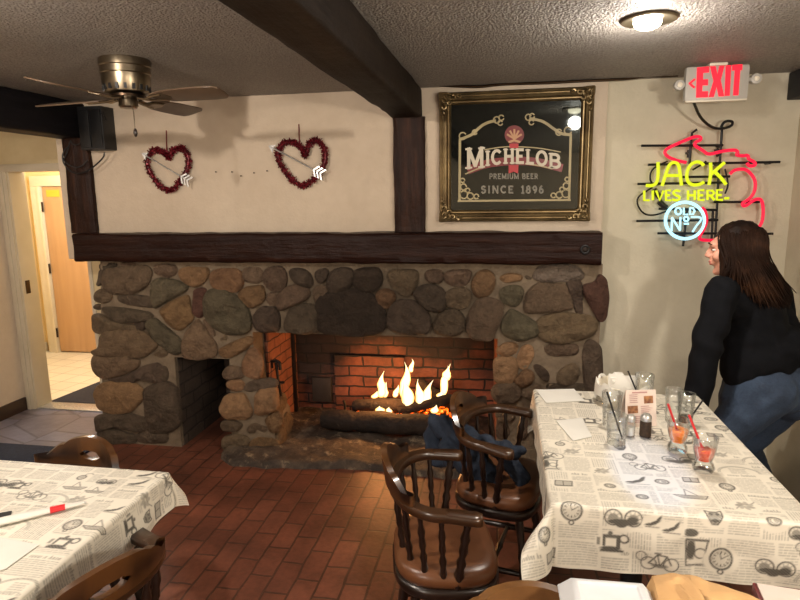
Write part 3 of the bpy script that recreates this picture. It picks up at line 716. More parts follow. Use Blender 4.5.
for x in (gx0+.03, gx1-.03):
    for y in (YG-.1, YG+.14):
        MB().tube([(x, y, gz), (x, y, .05)], .01, 8).build('leg', 'iron', g)
MB().tube([(gx0+.0, YG-.12, gz-.03), (gx0, YG-.12, gz+.1), (gx0-.01, YG-.12, gz+.13)], .009, 8).build('end_post', 'iron', g)
b = MB(); er = random.Random(4)
for i in range(90):
    x = er.uniform(gx0+.04, gx1-.03); y = er.uniform(YG-.1, YG+.14)
    b.ell((x, y, gz+.012+er.uniform(-.008, .018)), (er.uniform(.012, .024), er.uniform(.012, .02), er.uniform(.008, .014)), None, 8, 6)
tag(b.build('embers', 'embers'), 'glowing orange embers under the logs', 'embers', None, 'stuff')
b = MB()
def flame(px, py0, py1, w_px, y, sway, seed, lean=0):
    b0, t0 = wy(px, py0, y), wy(px+lean, py1, y); n = 16; Hh = (t0-b0).length; wpx = Hh/abs(py0-py1)
    rs = []
    for i in range(n+1):
        q = i/n
        r = w_px*wpx*.5*(math.sin(PI*min(1, q*.9+.12))**.8)*(1-q**2.2)+.0015
        c = b0+(t0-b0)*q+Vector((math.sin(q*6+seed)*sway*q, math.cos(q*4+seed)*sway*.4*q, 0))
        r *= 1+.35*mnoise.noise(Vector((q*5, seed, 0)))
        rs.append([c+Vector((r*math.cos(2*PI*k/10), r*.6*math.sin(2*PI*k/10), 0)) for k in range(10)])
    b.rings(rs)
for a in [(381, 397, 371, 9, 3.82, .012, 1, 2), (385, 397, 382, 7, 3.84, .008, 2.2, 0), (395, 397, 385, 6, 3.8, .006, 3, 3),
          (404, 398, 362, 11, 3.82, .018, 4, 2), (408, 409, 378, 13, 3.74, .012, 5.5, -2), (420, 408, 379, 10, 3.75, .012, 6, -1), (424, 406, 380, 9, 3.76, .012, 7.3, 8),
          (443, 396, 364, 8, 3.86, .016, 8, 5), (447, 380, 366, 9, 3.86, .01, 9, 0), (441, 398, 391, 10, 3.84, .004, 9.7, 0), (374, 398, 391, 7, 3.84, .006, 11, 4),
          (380, 412, 406, 11, 3.70, .004, 12, 0), (389, 413, 407, 7, 3.70, .004, 13, 0), (434, 413, 405, 8, 3.70, .004, 15, 2), (411, 372, 359, 5, 3.82, .01, 16, 1)]:
    flame(*a)
tag(b.build('flames', 'flame', None, sharp=180), 'bright orange flames rising from the logs in the firebox', 'fire', None, 'stuff')
# ------------------------------------------------------------------ lettering
def arc(cx, cy, rx, ry, a0, a1, n=12): return [(cx+rx*math.cos(math.radians(a0+(a1-a0)*i/n)), cy+ry*math.sin(math.radians(a0+(a1-a0)*i/n))) for i in range(n+1)]
GL = {
 'M': (1.0, [[(.12, 0), (.12, 1)], [(.12, 1), (.5, .1), (.88, 1)], [(.88, 1), (.88, 0)]]),
 'I': (.36, [[(.18, 0), (.18, 1)]]), 'C': (.8, [arc(.44, .5, .34, .46, 48, 312)]),
 'H': (.86, [[(.15, 0), (.15, 1)], [(.71, 0), (.71, 1)], [(.15, .5), (.71, .5)]]),
 'E': (.7, [[(.14, 0), (.14, 1)], [(.14, .95), (.6, .95)], [(.14, .5), (.5, .5)], [(.14, .05), (.62, .05)]]),
 'L': (.68, [[(.14, 0), (.14, 1)], [(.14, .05), (.6, .05)]]),
 'O': (.86, [arc(.43, .5, .34, .46, 0, 360, 20)]),
 'B': (.76, [[(.14, 0), (.14, 1)], [(.14, .95), (.4, .95)]+arc(.4, .73, .22, .22, 80, -80, 8)+[(.14, .51)], [(.4, .51)]+arc(.42, .28, .25, .23, 80, -80, 8)+[(.14, .05)]]),
 'P': (.7, [[(.14, 0), (.14, 1)], [(.14, .95), (.38, .95)]+arc(.38, .7, .24, .25, 80, -80, 8)+[(.14, .45)]]),
 'R': (.78, [[(.14, 0), (.14, 1)], [(.14, .95), (.38, .95)]+arc(.38, .72, .24, .23, 80, -80, 8)+[(.14, .48)], [(.36, .48), (.66, 0)]]),
 'U': (.8, [[(.13, 1), (.13, .35)]+arc(.4, .33, .27, .3, 180, 360, 10)+[(.67, 1)]]),
 'S': (.66, [arc(.34, .73, .23, .23, 30, 250, 9)+arc(.33, .27, .25, .24, 80, -150, 9)]),
 'N': (.86, [[(.14, 0), (.14, 1)], [(.14, 1), (.72, 0)], [(.72, 0), (.72, 1)]]),
 '1': (.44, [[(.08, .8), (.24, 1), (.24, 0)], [(.08, 0), (.4, 0)]]),
 '8': (.66, [arc(.33, .74, .2, .22, 0, 360, 14), arc(.33, .27, .25, .25, 0, 360, 14)]),
 '9': (.66, [arc(.33, .68, .22, .27, 0, 360, 14), [(.55, .68), (.5, .25), (.3, .02)]]),
 '6': (.66, [arc(.33, .3, .23, .27, 0, 360, 14), [(.1, .32), (.2, .78), (.4, 1)]]),
 'X': (.8, [[(.08, 0), (.72, 1)], [(.08, 1), (.72, 0)]]), 'T': (.76, [[(.38, 0), (.38, .95)], [(.04, .93), (.72, .93)]]),
 ' ': (.4, []),
}
SC = [0]
def stroke(b, pl, wd, to3, d0):
    for a, c in zip(pl[:-1], pl[1:]):
        SC[0] += 1; d = Vector(d0)*(1+.07*(SC[0] % 11))
        dx, dy = c[0]-a[0], c[1]-a[1]; L = math.hypot(dx, dy) or 1; nx, ny = -dy/L*wd/2, dx/L*wd/2; ex, ey = dx/L*wd*.25, dy/L*wd*.25
        b.prism([(a[0]-ex+nx, a[1]-ey+ny), (a[0]-ex-nx, a[1]-ey-ny), (c[0]+ex-nx, c[1]+ey-ny), (c[0]+ex+nx, c[1]+ey+ny)], to3, d)
def text(b, s_, place, h, wd, d, serif=0, sx=1.0, gap=.08, total=None):
    # place(u,v): text units (letter height 1) -> 3-D ; centred on u = 0
    wsum = sum(GL[c][0]*sx+gap for c in s_)-gap
    if total: sx *= total/wsum; gap *= total/wsum; wsum = total
    u0 = -wsum/2
    for c in s_:
        wl, st = GL[c]
        for pl in st:
            pp = [(u0+x*sx, y) for x, y in pl]
            stroke(b, pp, wd, place, d)
            if serif:
                for e in (pl[0], pl[-1]):
                    if e[1] in (0, 1) and c not in '1869S': stroke(b, [(u0+e[0]*sx-serif, e[1]+(.03 if e[1] == 0 else -.03)), (u0+e[0]*sx+serif, e[1]+(.03 if e[1] == 0 else -.03))], .09, place, d)
        u0 += wl*sx+gap

# ------------------------------------------------------------------ ceiling fan
fc = Vector((-1.62, 2.44, CE))
fan = thing('ceiling_fan', 'brass hugger ceiling fan with four dark blades hanging over the hearts', 'ceiling fan', tuple(fc))
b = MB(); b.lathe([(.104, 0), (.106, -.004), (.106, -.03), (.103, -.034), (.103, -.06), (.1, -.064), (.098, -.1), (.088, -.135), (.07, -.142), (.03, -.142)], fc, 32); b.build('motor_housing', 'brass', fan, sharp=30)
b = MB()
for k in range(18):
    a = 2*PI*k/18; M = Matrix.Translation(fc) @ Matrix.Rotation(a, 4, 'Z')
    b.box(.087, .0975, -.006, .006, -.13, -.108, M)
b.build('vent_slots', 'black_plastic', fan)
b = MB(); b.lathe([(.05, -.142), (.075, -.146), (.075, -.156), (.05, -.16)], fc, 24); b.build('flywheel', 'darkbronze', fan)
b = MB(); b.lathe([(.03, -.158), (.037, -.16), (.04, -.168), (.04, -.192), (.034, -.199), (.008, -.202)], fc, 24); b.build('switch_housing', 'brass', fan, sharp=30)
for k in range(4):
    a = PI/2*k-.12
    R_ = Matrix.Translation(fc+Vector((0, 0, -.16))) @ Matrix.Rotation(a, 4, 'Z')
    P_ = R_ @ Matrix.Rotation(math.radians(-14), 4, 'X')
    pts = []
    out = [(.13, -.03), (.2, -.052), (.3, -.06), (.4, -.062), (.455, -.058), (.475, -.04), (.48, 0), (.475, .04), (.455, .058), (.4, .062), (.3, .06), (.2, .052), (.13, .03)]
    b = MB(); b.prism(out, lambda u, v: P_ @ Vector((u, v, -.003)), P_.to_3x3() @ Vector((0, 0, .006)))
    bl_ = b.build('blade', 'blade', fan, bevel=.0015)
    b = MB()
    b.tube([R_ @ Vector((.06, -.01, 0)), R_ @ Vector((.1, -.012, -.008)), P_ @ Vector((.14, -.022, -.006)), P_ @ Vector((.19, -.03, -.005))], .006, 8)
    b.tube([R_ @ Vector((.06, .01, 0)), R_ @ Vector((.1, .012, -.008)), P_ @ Vector((.14, .022, -.006)), P_ @ Vector((.19, .03, -.005))], .006, 8)
    b.prism([(.13, -.03), (.15, .0), (.13, .03), (.2, .036), (.22, 0), (.2, -.036)], lambda u, v: P_ @ Vector((u, v, -.006)), P_.to_3x3() @ Vector((0, 0, .003)))
    b.build('blade_bracket', 'brass', bl_)
q = fc+Vector((.035, -.03, -.19)); zb = at_y(141, 131, q.y).z
ch = MB().tube([q, q+Vector((.006, 0, -.03)), (q.x+.006, q.y, zb)], .0022, 6).build('pull_chain', 'brass', fan)
MB().lathe([(.003, .012), (.007, .004), (.009, -.008), (.006, -.02), (.002, -.024)], (q.x+.006, q.y, zb), 12).build('chain_knob', 'turned_wood', ch)

# ------------------------------------------------------------------ heart wreaths
def heart(pts, arrow, rib, label, seed):
    yh = W-.028
    def w3(u, v, dy=0): return at_y(125+u/3.636, 120+v/3.636, yh+dy)
    loop = [tuple(w3(u, v)) for u, v in pts]
    loop = loop+loop[:1]; loop = smoothline(loop, 2)[:-1]
    c = sum((Vector(p) for p in loop), Vector())/len(loop)
    t_ = thing('heart_wreath', label, 'heart wreath', (c.x, W, min(p[2] for p in loop)-.02), 'tinsel heart wreaths')
    b = MB(); b.tube(loop, .009, 8, True); rr = random.Random(seed)
    for _ in range(2600):
        p = Vector(rr.choice(loop)); q = Vector((rr.gauss(0, 1), rr.gauss(0, 1), rr.gauss(0, 1))).normalized()
        p = p+Vector((rr.uniform(-.008, .008), 0, rr.uniform(-.008, .008)))
        e = p+q*rr.uniform(.01, .024); e.y = min(e.y, W-.002); s_ = q.orthogonal().normalized()*rr.uniform(.003, .006); s2 = q.cross(s_).normalized()*.003
        b.add([p-s_, p+s_, e+s_*.6+s2, e-s_*.6+s2], [(0, 1, 2, 3)])
    b.build('tinsel_heart', 'tinsel', t_, smooth=False, flipfix=False)
    a, d = w3(*arrow[0], -.03), w3(*arrow[1], -.03); dv = (d-a).normalized(); up = dv.cross(Vector((0, 1, 0))).normalized()
    ar = MB().tube([a, d], .0042, 8).build('arrow', 'silver', t_)
    pl = [(0, 0), (.04, .026), (.033, .006), (.05, 0), (.033, -.006), (.04, -.026)]
    MB().prism(pl, lambda u, v: a-dv*.015+dv*u+up*v+Vector((0, -.003, 0)), (0, .006, 0)).build('arrow_head', 'silver', ar)
    b = MB()
    for k in range(3):
        for s_ in (1, -1):
            o = d-dv*(.004+.021*k)
            b.prism([(-.012, 0), (-.002, 0), (.022, .032), (.01, .034)], lambda u, v: o+dv*u+up*(v*s_)+Vector((0, -.004, 0)), (0, .006, 0))
    b.build('arrow_fletching', 'silver', ar)
    r0, r1 = w3(*rib[0], .024), w3(*rib[1], .01)
    MB().tube([r0, r1], .0035, 6).build('hanging_ribbon', 'maroon', t_)
    return t_
heart([(157,135),(175,108),(205,100),(228,122),(232,165),(212,210),(163,266),(118,235),(90,190),(78,150),(92,115),(125,106),(150,125)], ((68,125),(232,222)), ((150,38),(152,118)),
      'left red tinsel heart wreath with silver arrow on the plaster above the mantel', 1)
heart([(655,130),(672,82),(700,72),(726,98),(730,150),(705,198),(648,248),(602,215),(568,170),(552,120),(572,84),(610,76),(642,100)], ((530,98),(716,196)), ((632,15),(634,85)),
      'right red tinsel heart wreath with silver arrow, nearer the central wall post', 2)
for i, (x, y) in enumerate([(217, 172), (233, 172), (242, 176), (255, 173), (268, 171)]):
    p = at_y(x, y, W)
    o = MB().lathe([(.002, 0), (.002, .016), (.0042, .017), (.0042, .02)], (p.x, W+.002, p.z), 8, (0, -1, 0)).build('nail', 'iron')
    tag(o, ['small nail in the plaster between the hearts, first from the left', 'small nail between the hearts, second from the left', 'middle nail and the lowest of those between the hearts', 'small nail between the hearts, second from the right', 'small nail between the hearts, nearest the right heart'][i], 'nail', 'nails between the hearts')

# ------------------------------------------------------------------ framed bar mirror
KM = 738/160
YMR = W-.03
def mp_(u, v, y=YMR): return at_y(440+u/KM, 90+v/KM, y)
c = [mp_(-2, 9, W-.03), mp_(713, -14, W-.03), mp_(692, 604, W-.03), mp_(-5, 609, W-.03)]
mx0, mx1 = (c[0].x+c[3].x)/2, (c[1].x+c[2].x)/2; mzb, mzt = (c[2].z+c[3].z)/2, min((c[0].z+c[1].z)/2, CE-.012)
mir = thing('framed_bar_mirror', 'dark beer advertising mirror in ornate gold frame on the right of the chimney wall', 'framed mirror', ((mx0+mx1)/2, W, mzb))
fw = .066
def rectring(x0, x1, z0, z1, y): return [Vector((x0, y, z0)), Vector((x1, y, z0)), Vector((x1, y, z1)), Vector((x0, y, z1))]
b = MB(); rs = []
for ins, dy in [(0, 0), (0, .03), (.006, .04), (.016, .044), (.02, .034), (.024, .034), (.03, .046), (.042, .05), (.048, .04), (.05, .03), (.056, .03), (.06, .036), (fw, .028), (fw, .0)]:
    rs.append(rectring(mx0+ins, mx1-ins, mzb+ins, mzt-ins, W-.001-dy))
b.rings(rs, True, False, False); b.build('frame', 'gold', mir, sharp=25)
MB().box(mx0+fw-.01, mx1-fw+.01, W-.022, W-.002, mzb+fw-.01, mzt-fw+.01).build('mirror_glass', 'mirror', mir, smooth=False)
ym = W-.0235
for (x, z, sx, sz) in [(mx0, mzt, 1, -1), (mx1, mzt, -1, -1), (mx0, mzb, 1, 1), (mx1, mzb, -1, 1)]:
    b = MB(); o = Vector((x+sx*.004, W-.046, z+sz*.004))
    def spiral(cx, cz, r, a0, tr, n=16): return [o+Vector((sx*(cx+r*(1-.75*i/n)*math.cos(a0+tr*i/n)), -.008*i/n, sz*(cz+r*(1-.75*i/n)*math.sin(a0+tr*i/n)))) for i in range(n+1)]
    for (cx, cz, r, a0, tr) in [(.03, .03, .026, 0, 7), (.075, .022, .018, PI, -6), (.022, .075, .018, -PI/2, 6), (.108, .02, .012, PI, 6), (.02, .108, .012, -PI/2, -6), (.052, .052, .014, 0, 6)]:
        b.tube(spiral(cx, cz, r, a0, tr), .0065, 6)
    for k in range(5):
        a = PI/4+(k-2)*.35; b.tube([o+Vector((0, 0, 0)), o+Vector((sx*.04*math.cos(a), -.008, sz*.04*math.sin(a))), o+Vector((sx*.058*math.cos(a), .0, sz*.058*math.sin(a)))], [.006, .007, .003], 6)
    b.build('corner_ornament', 'gold', mir)
def on(u, v): p = mp_(u, v, ym); p.y = ym; return p
dn = (0, -.0015, 0)
def line_on(b, pts, wd, it=2):
    pl = smoothline(pts, it) if it else pts
    stroke(b, pl, wd, on, dn)
b = MB()
line_on(b, [(92, 228), (90, 512)], 11, 0); line_on(b, [(84, 512), (600, 507)], 9, 0); line_on(b, [(603, 205), (595, 507)], 11, 0)
line_on(b, [(92, 228), (120, 218), (150, 205), (190, 165), (225, 148), (255, 142)], 13); line_on(b, [(603, 207), (560, 203), (525, 180), (480, 146), (440, 136), (415, 132)], 13)
for (cx, cy, r) in [(105, 212, 16), (262, 138, 15), (283, 128, 12), (278, 152, 11), (590, 188, 17), (408, 126, 14), (425, 120, 11), (422, 150, 11), (548, 195, 14), (160, 195, 11)]:
    line_on(b, arc(cx, cy, r, r, 20, 330, 10), 6, 0)
for (cx, cy, sg) in [(92, 505, 1), (598, 500, -1)]:
    for (dx, dy, r) in [(18, -22, 18), (48, -16, 15), (75, -14, 11), (16, -58, 14), (12, -88, 10), (36, -42, 10)]:
        line_on(b, arc(cx+sg*dx, cy+dy, r, r, 40, 360, 10), 6, 0)
b.build('etched_border', 'etch', mir, smooth=False)
for pl_, w_ in (([(118, 387), (200, 352), (330, 338), (450, 345), (556, 375)], 6), ([(205, 276), (280, 263), (345, 261), (450, 266), (556, 286)], 5)):
    b = MB(); line_on(b, pl_, w_); b.build('banner_line', 'etch', mir, smooth=False)
b = MB(); line_on(b, [(135, 367), (215, 338), (345, 325), (450, 331), (556, 358)], 38, 2); b.build('banner_shade', 'maroon', mir, smooth=False)
b = MB(); yl = ym-.003
cols = [('M', 118, 207, 92), ('I', 208, 232, 66), ('C', 232, 288, 66), ('H', 290, 346, 66), ('E', 346, 392, 66), ('L', 394, 438, 66), ('O', 438, 500, 66), ('B', 497, 562, 66)]
for ch_, u0, u1, hh in cols:
    uc = (u0+u1)/2; yb = 338+30*((uc-345)/215)**2; wl = GL[ch_][0]
    sl = .00155*(uc-345)/8
    def pl(u, v):
        p = mp_(uc+u*hh, yb-v*hh+(u*hh)*sl*.35*8*.7, yl); p.y = yl; return p
    text(b, ch_, pl, 1, .2 if ch_ != 'M' else .17, (0, -.002, 0), serif=.15 if ch_ not in 'CO' else 0, sx=(u1-u0-4)/hh/wl*.92)
b.build('brand_lettering', 'cream_letter', mir, smooth=False)
b = MB()
text(b, 'PREMIUM BEER', lambda u, v: on(340+u*22, 410-v*24), 1, .2, dn, serif=.1, total=225/22, gap=.14); b.build('small_lettering', 'etch_dim', mir, smooth=False); b = MB()
for w_, uc_, tw in (('SINCE', 264, 150), ('1896', 426, 104)):
    b = MB(); text(b, w_, lambda u, v: on(uc_+u*28, 475-v*32), 1, .26, dn, serif=.14, total=tw/28, gap=.22); b.build('small_lettering', 'etch_dim', mir, smooth=False)
b = MB(); b.prism(arc(343, 207, 45, 44, 0, 345, 23), on, (0, -.002, 0)); b.build('round_emblem', 'maroon', mir, smooth=False)
b = MB(); ye = ym-.0025
def one(u, v): p = mp_(u, v, ye); p.y = ye; return p
for a in (200, 235, 270, 305, 340): stroke(b, [(343, 225), (343+34*math.cos(math.radians(a)), 217+34*math.sin(math.radians(a)))], 9, one, dn)
stroke(b, [(318, 240), (343, 232), (368, 240)], 10, one, dn); b.build('emblem_motif', simple('emblem tan', 'a87e5a', 'b58b66', 9, .5), mir, smooth=False)
b = MB(); b.prism([(320, 248), (362, 248), (362, 268), (320, 268)], on, (0, -.0022, 0)); b.build('red_ribbon', 'bright_red', mir, smooth=False); b = MB(); b.prism([(317, 342), (362, 342), (360, 386), (340, 376), (316, 386)], on, (0, -.0022, 0)); b.build('red_ribbon', 'bright_red', mir, smooth=False)

# ------------------------------------------------------------------ ceiling light
lc = at_z(649, 18, CE)
dl = thing('recessed_light', 'lit round recessed ceiling light with shiny trim above the right table', 'ceiling light', (lc.x, lc.y, CE))
b = MB(); b.lathe([(.07, -.001), (.093, -.001), (.095, -.006), (.09, -.011), (.078, -.012), (.07, -.008)], (lc.x, lc.y, CE), 40); b.build('trim_ring', 'brass', dl)
MB().lathe([(.074, -.004), (.07, -.008), (.05, -.003)], (lc.x, lc.y, CE), 32, None, True).build('reflector', 'brass', dl)
MB().lathe([(.044, -.004), (.047, -.012), (.045, -.022), (.038, -.03), (.024, -.036), (.008, -.038)], (lc.x-.004, lc.y, CE), 28).build('bulb', 'bulb', dl)

# ------------------------------------------------------------------ exit sign
YX = 3.12
e0, e1, e2, e3 = at_y(685.5, 66.5, YX), at_y(750, 61.5, YX), at_y(749.5, 98.5, YX), at_y(685, 102.5, YX)
ex0, ex1, ez0, ez1 = (e0.x+e3.x)/2, (e1.x+e2.x)/2, (e2.z+e3.z)/2, min((e0.z+e1.z)/2, CE-.012)
ex = thing('exit_sign', 'grey ceiling mounted exit sign with red lit letters and two lamp heads', 'exit sign', ((ex0+ex1)/2, YX, ez0))
MB().box(ex0, ex1, YX, YX+.045, ez0, ez1).build('sign_housing', 'grey_plastic', ex, bevel=.014)
MB().box(ex0+.1, ex1-.1, YX-.005, YX+.05, ez1-.002, CE-.001).build('ceiling_canopy', 'white_enamel', ex, bevel=.004)
MB().box(ex0+.006, ex1-.006, YX-.003, YX+.03, ez0-.004, ez0+.004).build('bottom_lens', 'white_enamel', ex, bevel=.002)
def exm(u, v): p = at_y(600+u/4, v/4, YX-.001); p.y = YX-.001; return p
b = MB(); dE = (0, -.003, 0)
for poly in [
  [(388,270),(436,266),(436,290),(412,292),(411,318),(432,317),(431,341),(409,342),(408,366),(432,365),(431,389),(384,391)],
  [(440,266),(462,265),(469,300),(477,264),(497,263),(482,322),(496,385),(474,386),(466,345),(455,388),(434,389),(454,324)],
  [(503,262),(524,261),(518,383),(498,384)]]:
    b.prism(poly, exm, dE)
b.prism([(529,260),(569,257),(568,280),(560,281),(553,381),(532,382),(539,282),(528,283)], exm, dE)
b.build('exit_letters', 'exit_red', ex, smooth=False)
b = MB(); stroke(b, [(378, 318), (358, 334), (376, 350)], 8, exm, dE); b.build('arrow_chevron', 'exit_red', ex, smooth=False)
for sx, (u, v) in ((-1, (322, 338)), (1, (630, 312))):
    p = exm(u, v); q = Vector((ex0+.01 if sx < 0 else ex1-.01, YX+.02, p.z))
    lh = MB().lathe([(.015, -.03), (.022, -.026), (.025, .0), (.023, .012), (.016, .014)], (p.x, YX+.02, p.z), 20, (0, -1, 0)).build('lamp_head', 'grey_plastic', ex)
    MB().lathe([(.012, .013), (.011, .017), (.004, .019)], (p.x, YX+.02, p.z), 16, (0, -1, 0)).build('lamp_lens', 'white_enamel', lh)
    MB().tube([q, (p.x, YX+.025, p.z)], .012, 8).build('lamp_arm', 'grey_plastic', ex)

# ------------------------------------------------------------------ neon sign
YN = WR-.075
def np_(u, v, dy=0): return at_y(620+u/4, 110+v/4, YN+dy)
ns = thing('neon_sign', 'lit yellow red and white neon bar sign on black rods on the right wall', 'neon sign', tuple(np_(330, 560)))
for pts in [[(85, 143), (412, 141)], [(112, 219), (240, 216)], [(330, 214), (640, 208)], [(70, 296), (420, 290)], [(250, 268), (440, 266)], [(375, 368), (558, 368)], [(65, 444), (392, 440)], [(150, 493), (612, 495)], [(155, 395), (390, 400)]]:
    MB().tube([np_(*p, .02) for p in pts], .0065, 8).build('support_rod', 'black_metal', ns)
for pts in [[(308, 78), (288, 92), (282, 150), (278, 215)], [(408, 75), (404, 140), (392, 300), (385, 440), (380, 520)], [(268, 400), (252, 545)], [(372, 395), (366, 520)]]:
    MB().tube([np_(*p, .025) for p in pts], .0065, 8).build('support_rod', 'black_metal', ns)
for (u, v) in [(404, 143), (280, 170), (395, 215), (380, 440), (255, 500), (540, 495), (600, 210)]:
    a = np_(u, v, .02); MB().lathe([(.009, 0), (.009, WR-YN-.02-.001)], (a.x, a.y, a.z), 8, (0, 1, 0)).build('standoff', 'black_metal', ns)
for w_ in ([(130, 310), (70, 345), (68, 380), (95, 418), (140, 422), (185, 405)], [(190, 205), (125, 235), (118, 280), (135, 300)], [(290, 240), (320, 222), (345, 205)], [(420, 235), (435, 300), (420, 335)]):
    MB().tube(smoothline([tuple(np_(*p, .03)) for p in w_]), .005, 6).build('wiring', 'black_metal', ns)
for a_, c_, r_ in (((135, 318), (160, 350), .015), ((155, 365), (185, 392), .015), ((385, 155), (395, 185), .012), ((278, 160), (276, 190), .012)):
    MB().tube([np_(*a_, .045), np_(*c_, .045)], r_, 8).build('tube_socket', 'black_plastic', ns)
def neon(pls, name, mat, r):
    b = MB()
    for pl, it in pls:
        q = [tuple(np_(*p)) for p in pl]
        b.tube(smoothline(q, it) if it else q, r, 8)
    return b.build(name, mat, ns)
neon([([(152,208),(153,250),(150,285),(135,303),(104,302)], 2), ([(168,304),(188,240),(200,215),(216,208),(232,214),(238,235),(246,302)], 2), ([(184,262),(236,262)], 0),
      ([(335,222),(322,208),(300,207),(278,222),(266,252),(268,282),(285,300),(315,300),(336,288)], 2), ([(362,210),(364,252),(356,300)], 1), ([(418,210),(366,256)], 0), ([(380,248),(405,272),(424,298)], 1)], 'neon_jack_lettering', 'neon_yellow', .0085)
neon([([(97,322),(97,361),(118,361)], 0), ([(131,322),(131,361)], 0), ([(145,322),(159,361),(174,322)], 0), ([(203,322),(184,322),(184,361),(205,361)], 0), ([(184,341),(200,341)], 0),
      ([(240,325),(222,321),(211,330),(222,341),(238,346),(238,357),(226,362),(209,358)], 1), ([(272,321),(272,360)], 0), ([(299,321),(299,360)], 0), ([(272,341),(299,341)], 0),
      ([(336,321),(314,321),(314,360),(337,360)], 0), ([(314,341),(332,341)], 0), ([(350,360),(350,321),(370,323),(377,332),(369,342),(352,342)], 0), ([(362,342),(378,360)], 0),
      ([(410,320),(388,320),(388,359),(411,359)], 0), ([(388,340),(406,340)], 0), ([(418,353),(436,353)], 0)], 'neon_lives_here_lettering', 'neon_yellow', .0066)
neon([(arc(260, 442, 78, 73, 0, 360, 40), 0)], 'neon_ring', 'neon_white', .0085)
neon([(arc(233, 405, 12, 13, 0, 360, 14), 0), ([(255,391),(255,418),(272,418)], 0), ([(280,391),(280,418),(292,416),(299,404),(292,393),(280,391)], 0),
      ([(206,484),(208,430)], 0), ([(208,430),(240,482)], 0), ([(240,482),(242,428)], 0), (arc(265, 436, 9, 9, 0, 360, 12), 0), ([(256,455),(275,455)], 0),
      ([(284,428),(322,428),(326,440),(306,462),(290,488)], 1)], 'neon_number_lettering', 'neon_white', .005)
neon([([(265,210),(225,202),(190,187),(177,170),(187,154),(240,130),(298,106),(320,106),(326,118),(302,128),(296,142),(330,160),(352,180),(400,166),(458,158),(474,168),(463,180),(490,184),(514,180),(512,196),(540,208),(542,222),(518,226),(508,212)], 2),
      ([(440,256),(456,240),(490,235),(512,242),(540,275),(542,310),(534,335),(518,355),(500,366),(488,374),(494,386),(510,380),(534,360),(556,354),(568,362),(574,400),(570,445),(556,470),(530,488),(500,500)], 2),
      ([(500,500),(470,512),(440,500)], 1), ([(420,520),(365,522),(322,520),(316,508),(340,470),(348,440),(342,405),(328,390)], 2)], 'neon_state_outline', 'neon_red', .0083)
cord = MB().tube(smoothline([tuple(at_y(*p)) for p in [(694, 103, 3.2), (700, 118, 3.3), (712, 128, 3.38), (722, 129, 3.4), (732, 126, 3.41), (733, 121, 3.4), (724, 121, 3.39), (720, 130, 3.4)]]), .007, 8).build('power_cord', 'black_metal')
tag(cord, 'black power cord running from below the exit sign down to the neon sign', 'cord')

# ------------------------------------------------------------------ speakers and cables
a, c = at_y(80.5, 150, 3.30), at_y(112.5, 108, 3.41)
sp_ = thing('wall_speaker', 'black box speaker mounted above the left wall post beside the doorway', 'speaker', ((a.x+c.x)/2, 3.3, a.z))
MB().box(a.x, c.x, 3.302, W-.001, a.z, min(c.z, CE-.003)).build('cabinet', 'black_plastic', sp_, bevel=.006)
MB().box(a.x+.008, (a.x+c.x)/2-.004, 3.294, 3.304, a.z+.012, min(c.z, CE-.003)-.02).build('grille', 'black_metal', sp_, bevel=.003)
MB().box((a.x+c.x)/2+.004, c.x-.008, 3.294, 3.304, a.z+.012, min(c.z, CE-.003)-.02).build('grille', 'black_metal', sp_, bevel=.003)
MB().tube([(c.x-.01, 3.3, a.z+.2), (c.x+.012, 3.3, a.z+.215), (c.x+.012, 3.32, a.z+.17)], .005, 6).build('bracket', 'black_metal', sp_)
a, c = at_y(789, 99.5, 3.44), at_y(790, 66, 3.3)
s2 = thing('wall_speaker', 'dark blue-black speaker high in the right corner beside the exit sign', 'speaker', (a.x+.05, 3.25, a.z))
MB().box(a.x, XR-.002, 3.2, WR-.002, a.z, min(c.z, CE-.003)).build('cabinet', 'navy_speaker', s2, bevel=.006)
MB().box(a.x+.012, XR-.01, 3.193, 3.202, a.z+.012, min(c.z, CE-.003)-.012).build('grille', 'navy_speaker', s2, bevel=.003)
def cr5(u, v, y): return tuple(at_y(u/5, 80+v/5, y))
b = MB(); b.tube(smoothline([cr5(*p, 3.355) for p in [(345, 330), (325, 345), (308, 385), (325, 432), (370, 470), (430, 462), (480, 425), (520, 385), (522, 362)]]), .0045, 6)
b.tube(smoothline([cr5(*p, 3.36) for p in [(350, 308), (342, 340), (330, 380), (312, 395), (350, 430), (400, 440), (440, 400)]]), .004, 6)
b.tube(smoothline([cr5(*p, 3.358) for p in [(352, 300), (362, 322), (390, 326), (405, 312), (400, 290)]]), .004, 6)
b.build('speaker_cable', 'black_plastic', sp_)
cp = [(432, 84.5), (455, 86), (480, 87), (500, 84), (545, 83), (588, 80.5), (605, 80), (632, 78.5), (645, 75.5), (660, 76), (678, 75)]
b = MB(); b.tube(smoothline([tuple(at_y(x, y, W-.014 if x < 606 else W-.004)) for x, y in cp]), .008, 8)
cb = b.build('cable_conduit', 'darkbronze'); tag(cb, 'dark cable conduit running along the ceiling corner above the framed mirror', 'conduit')
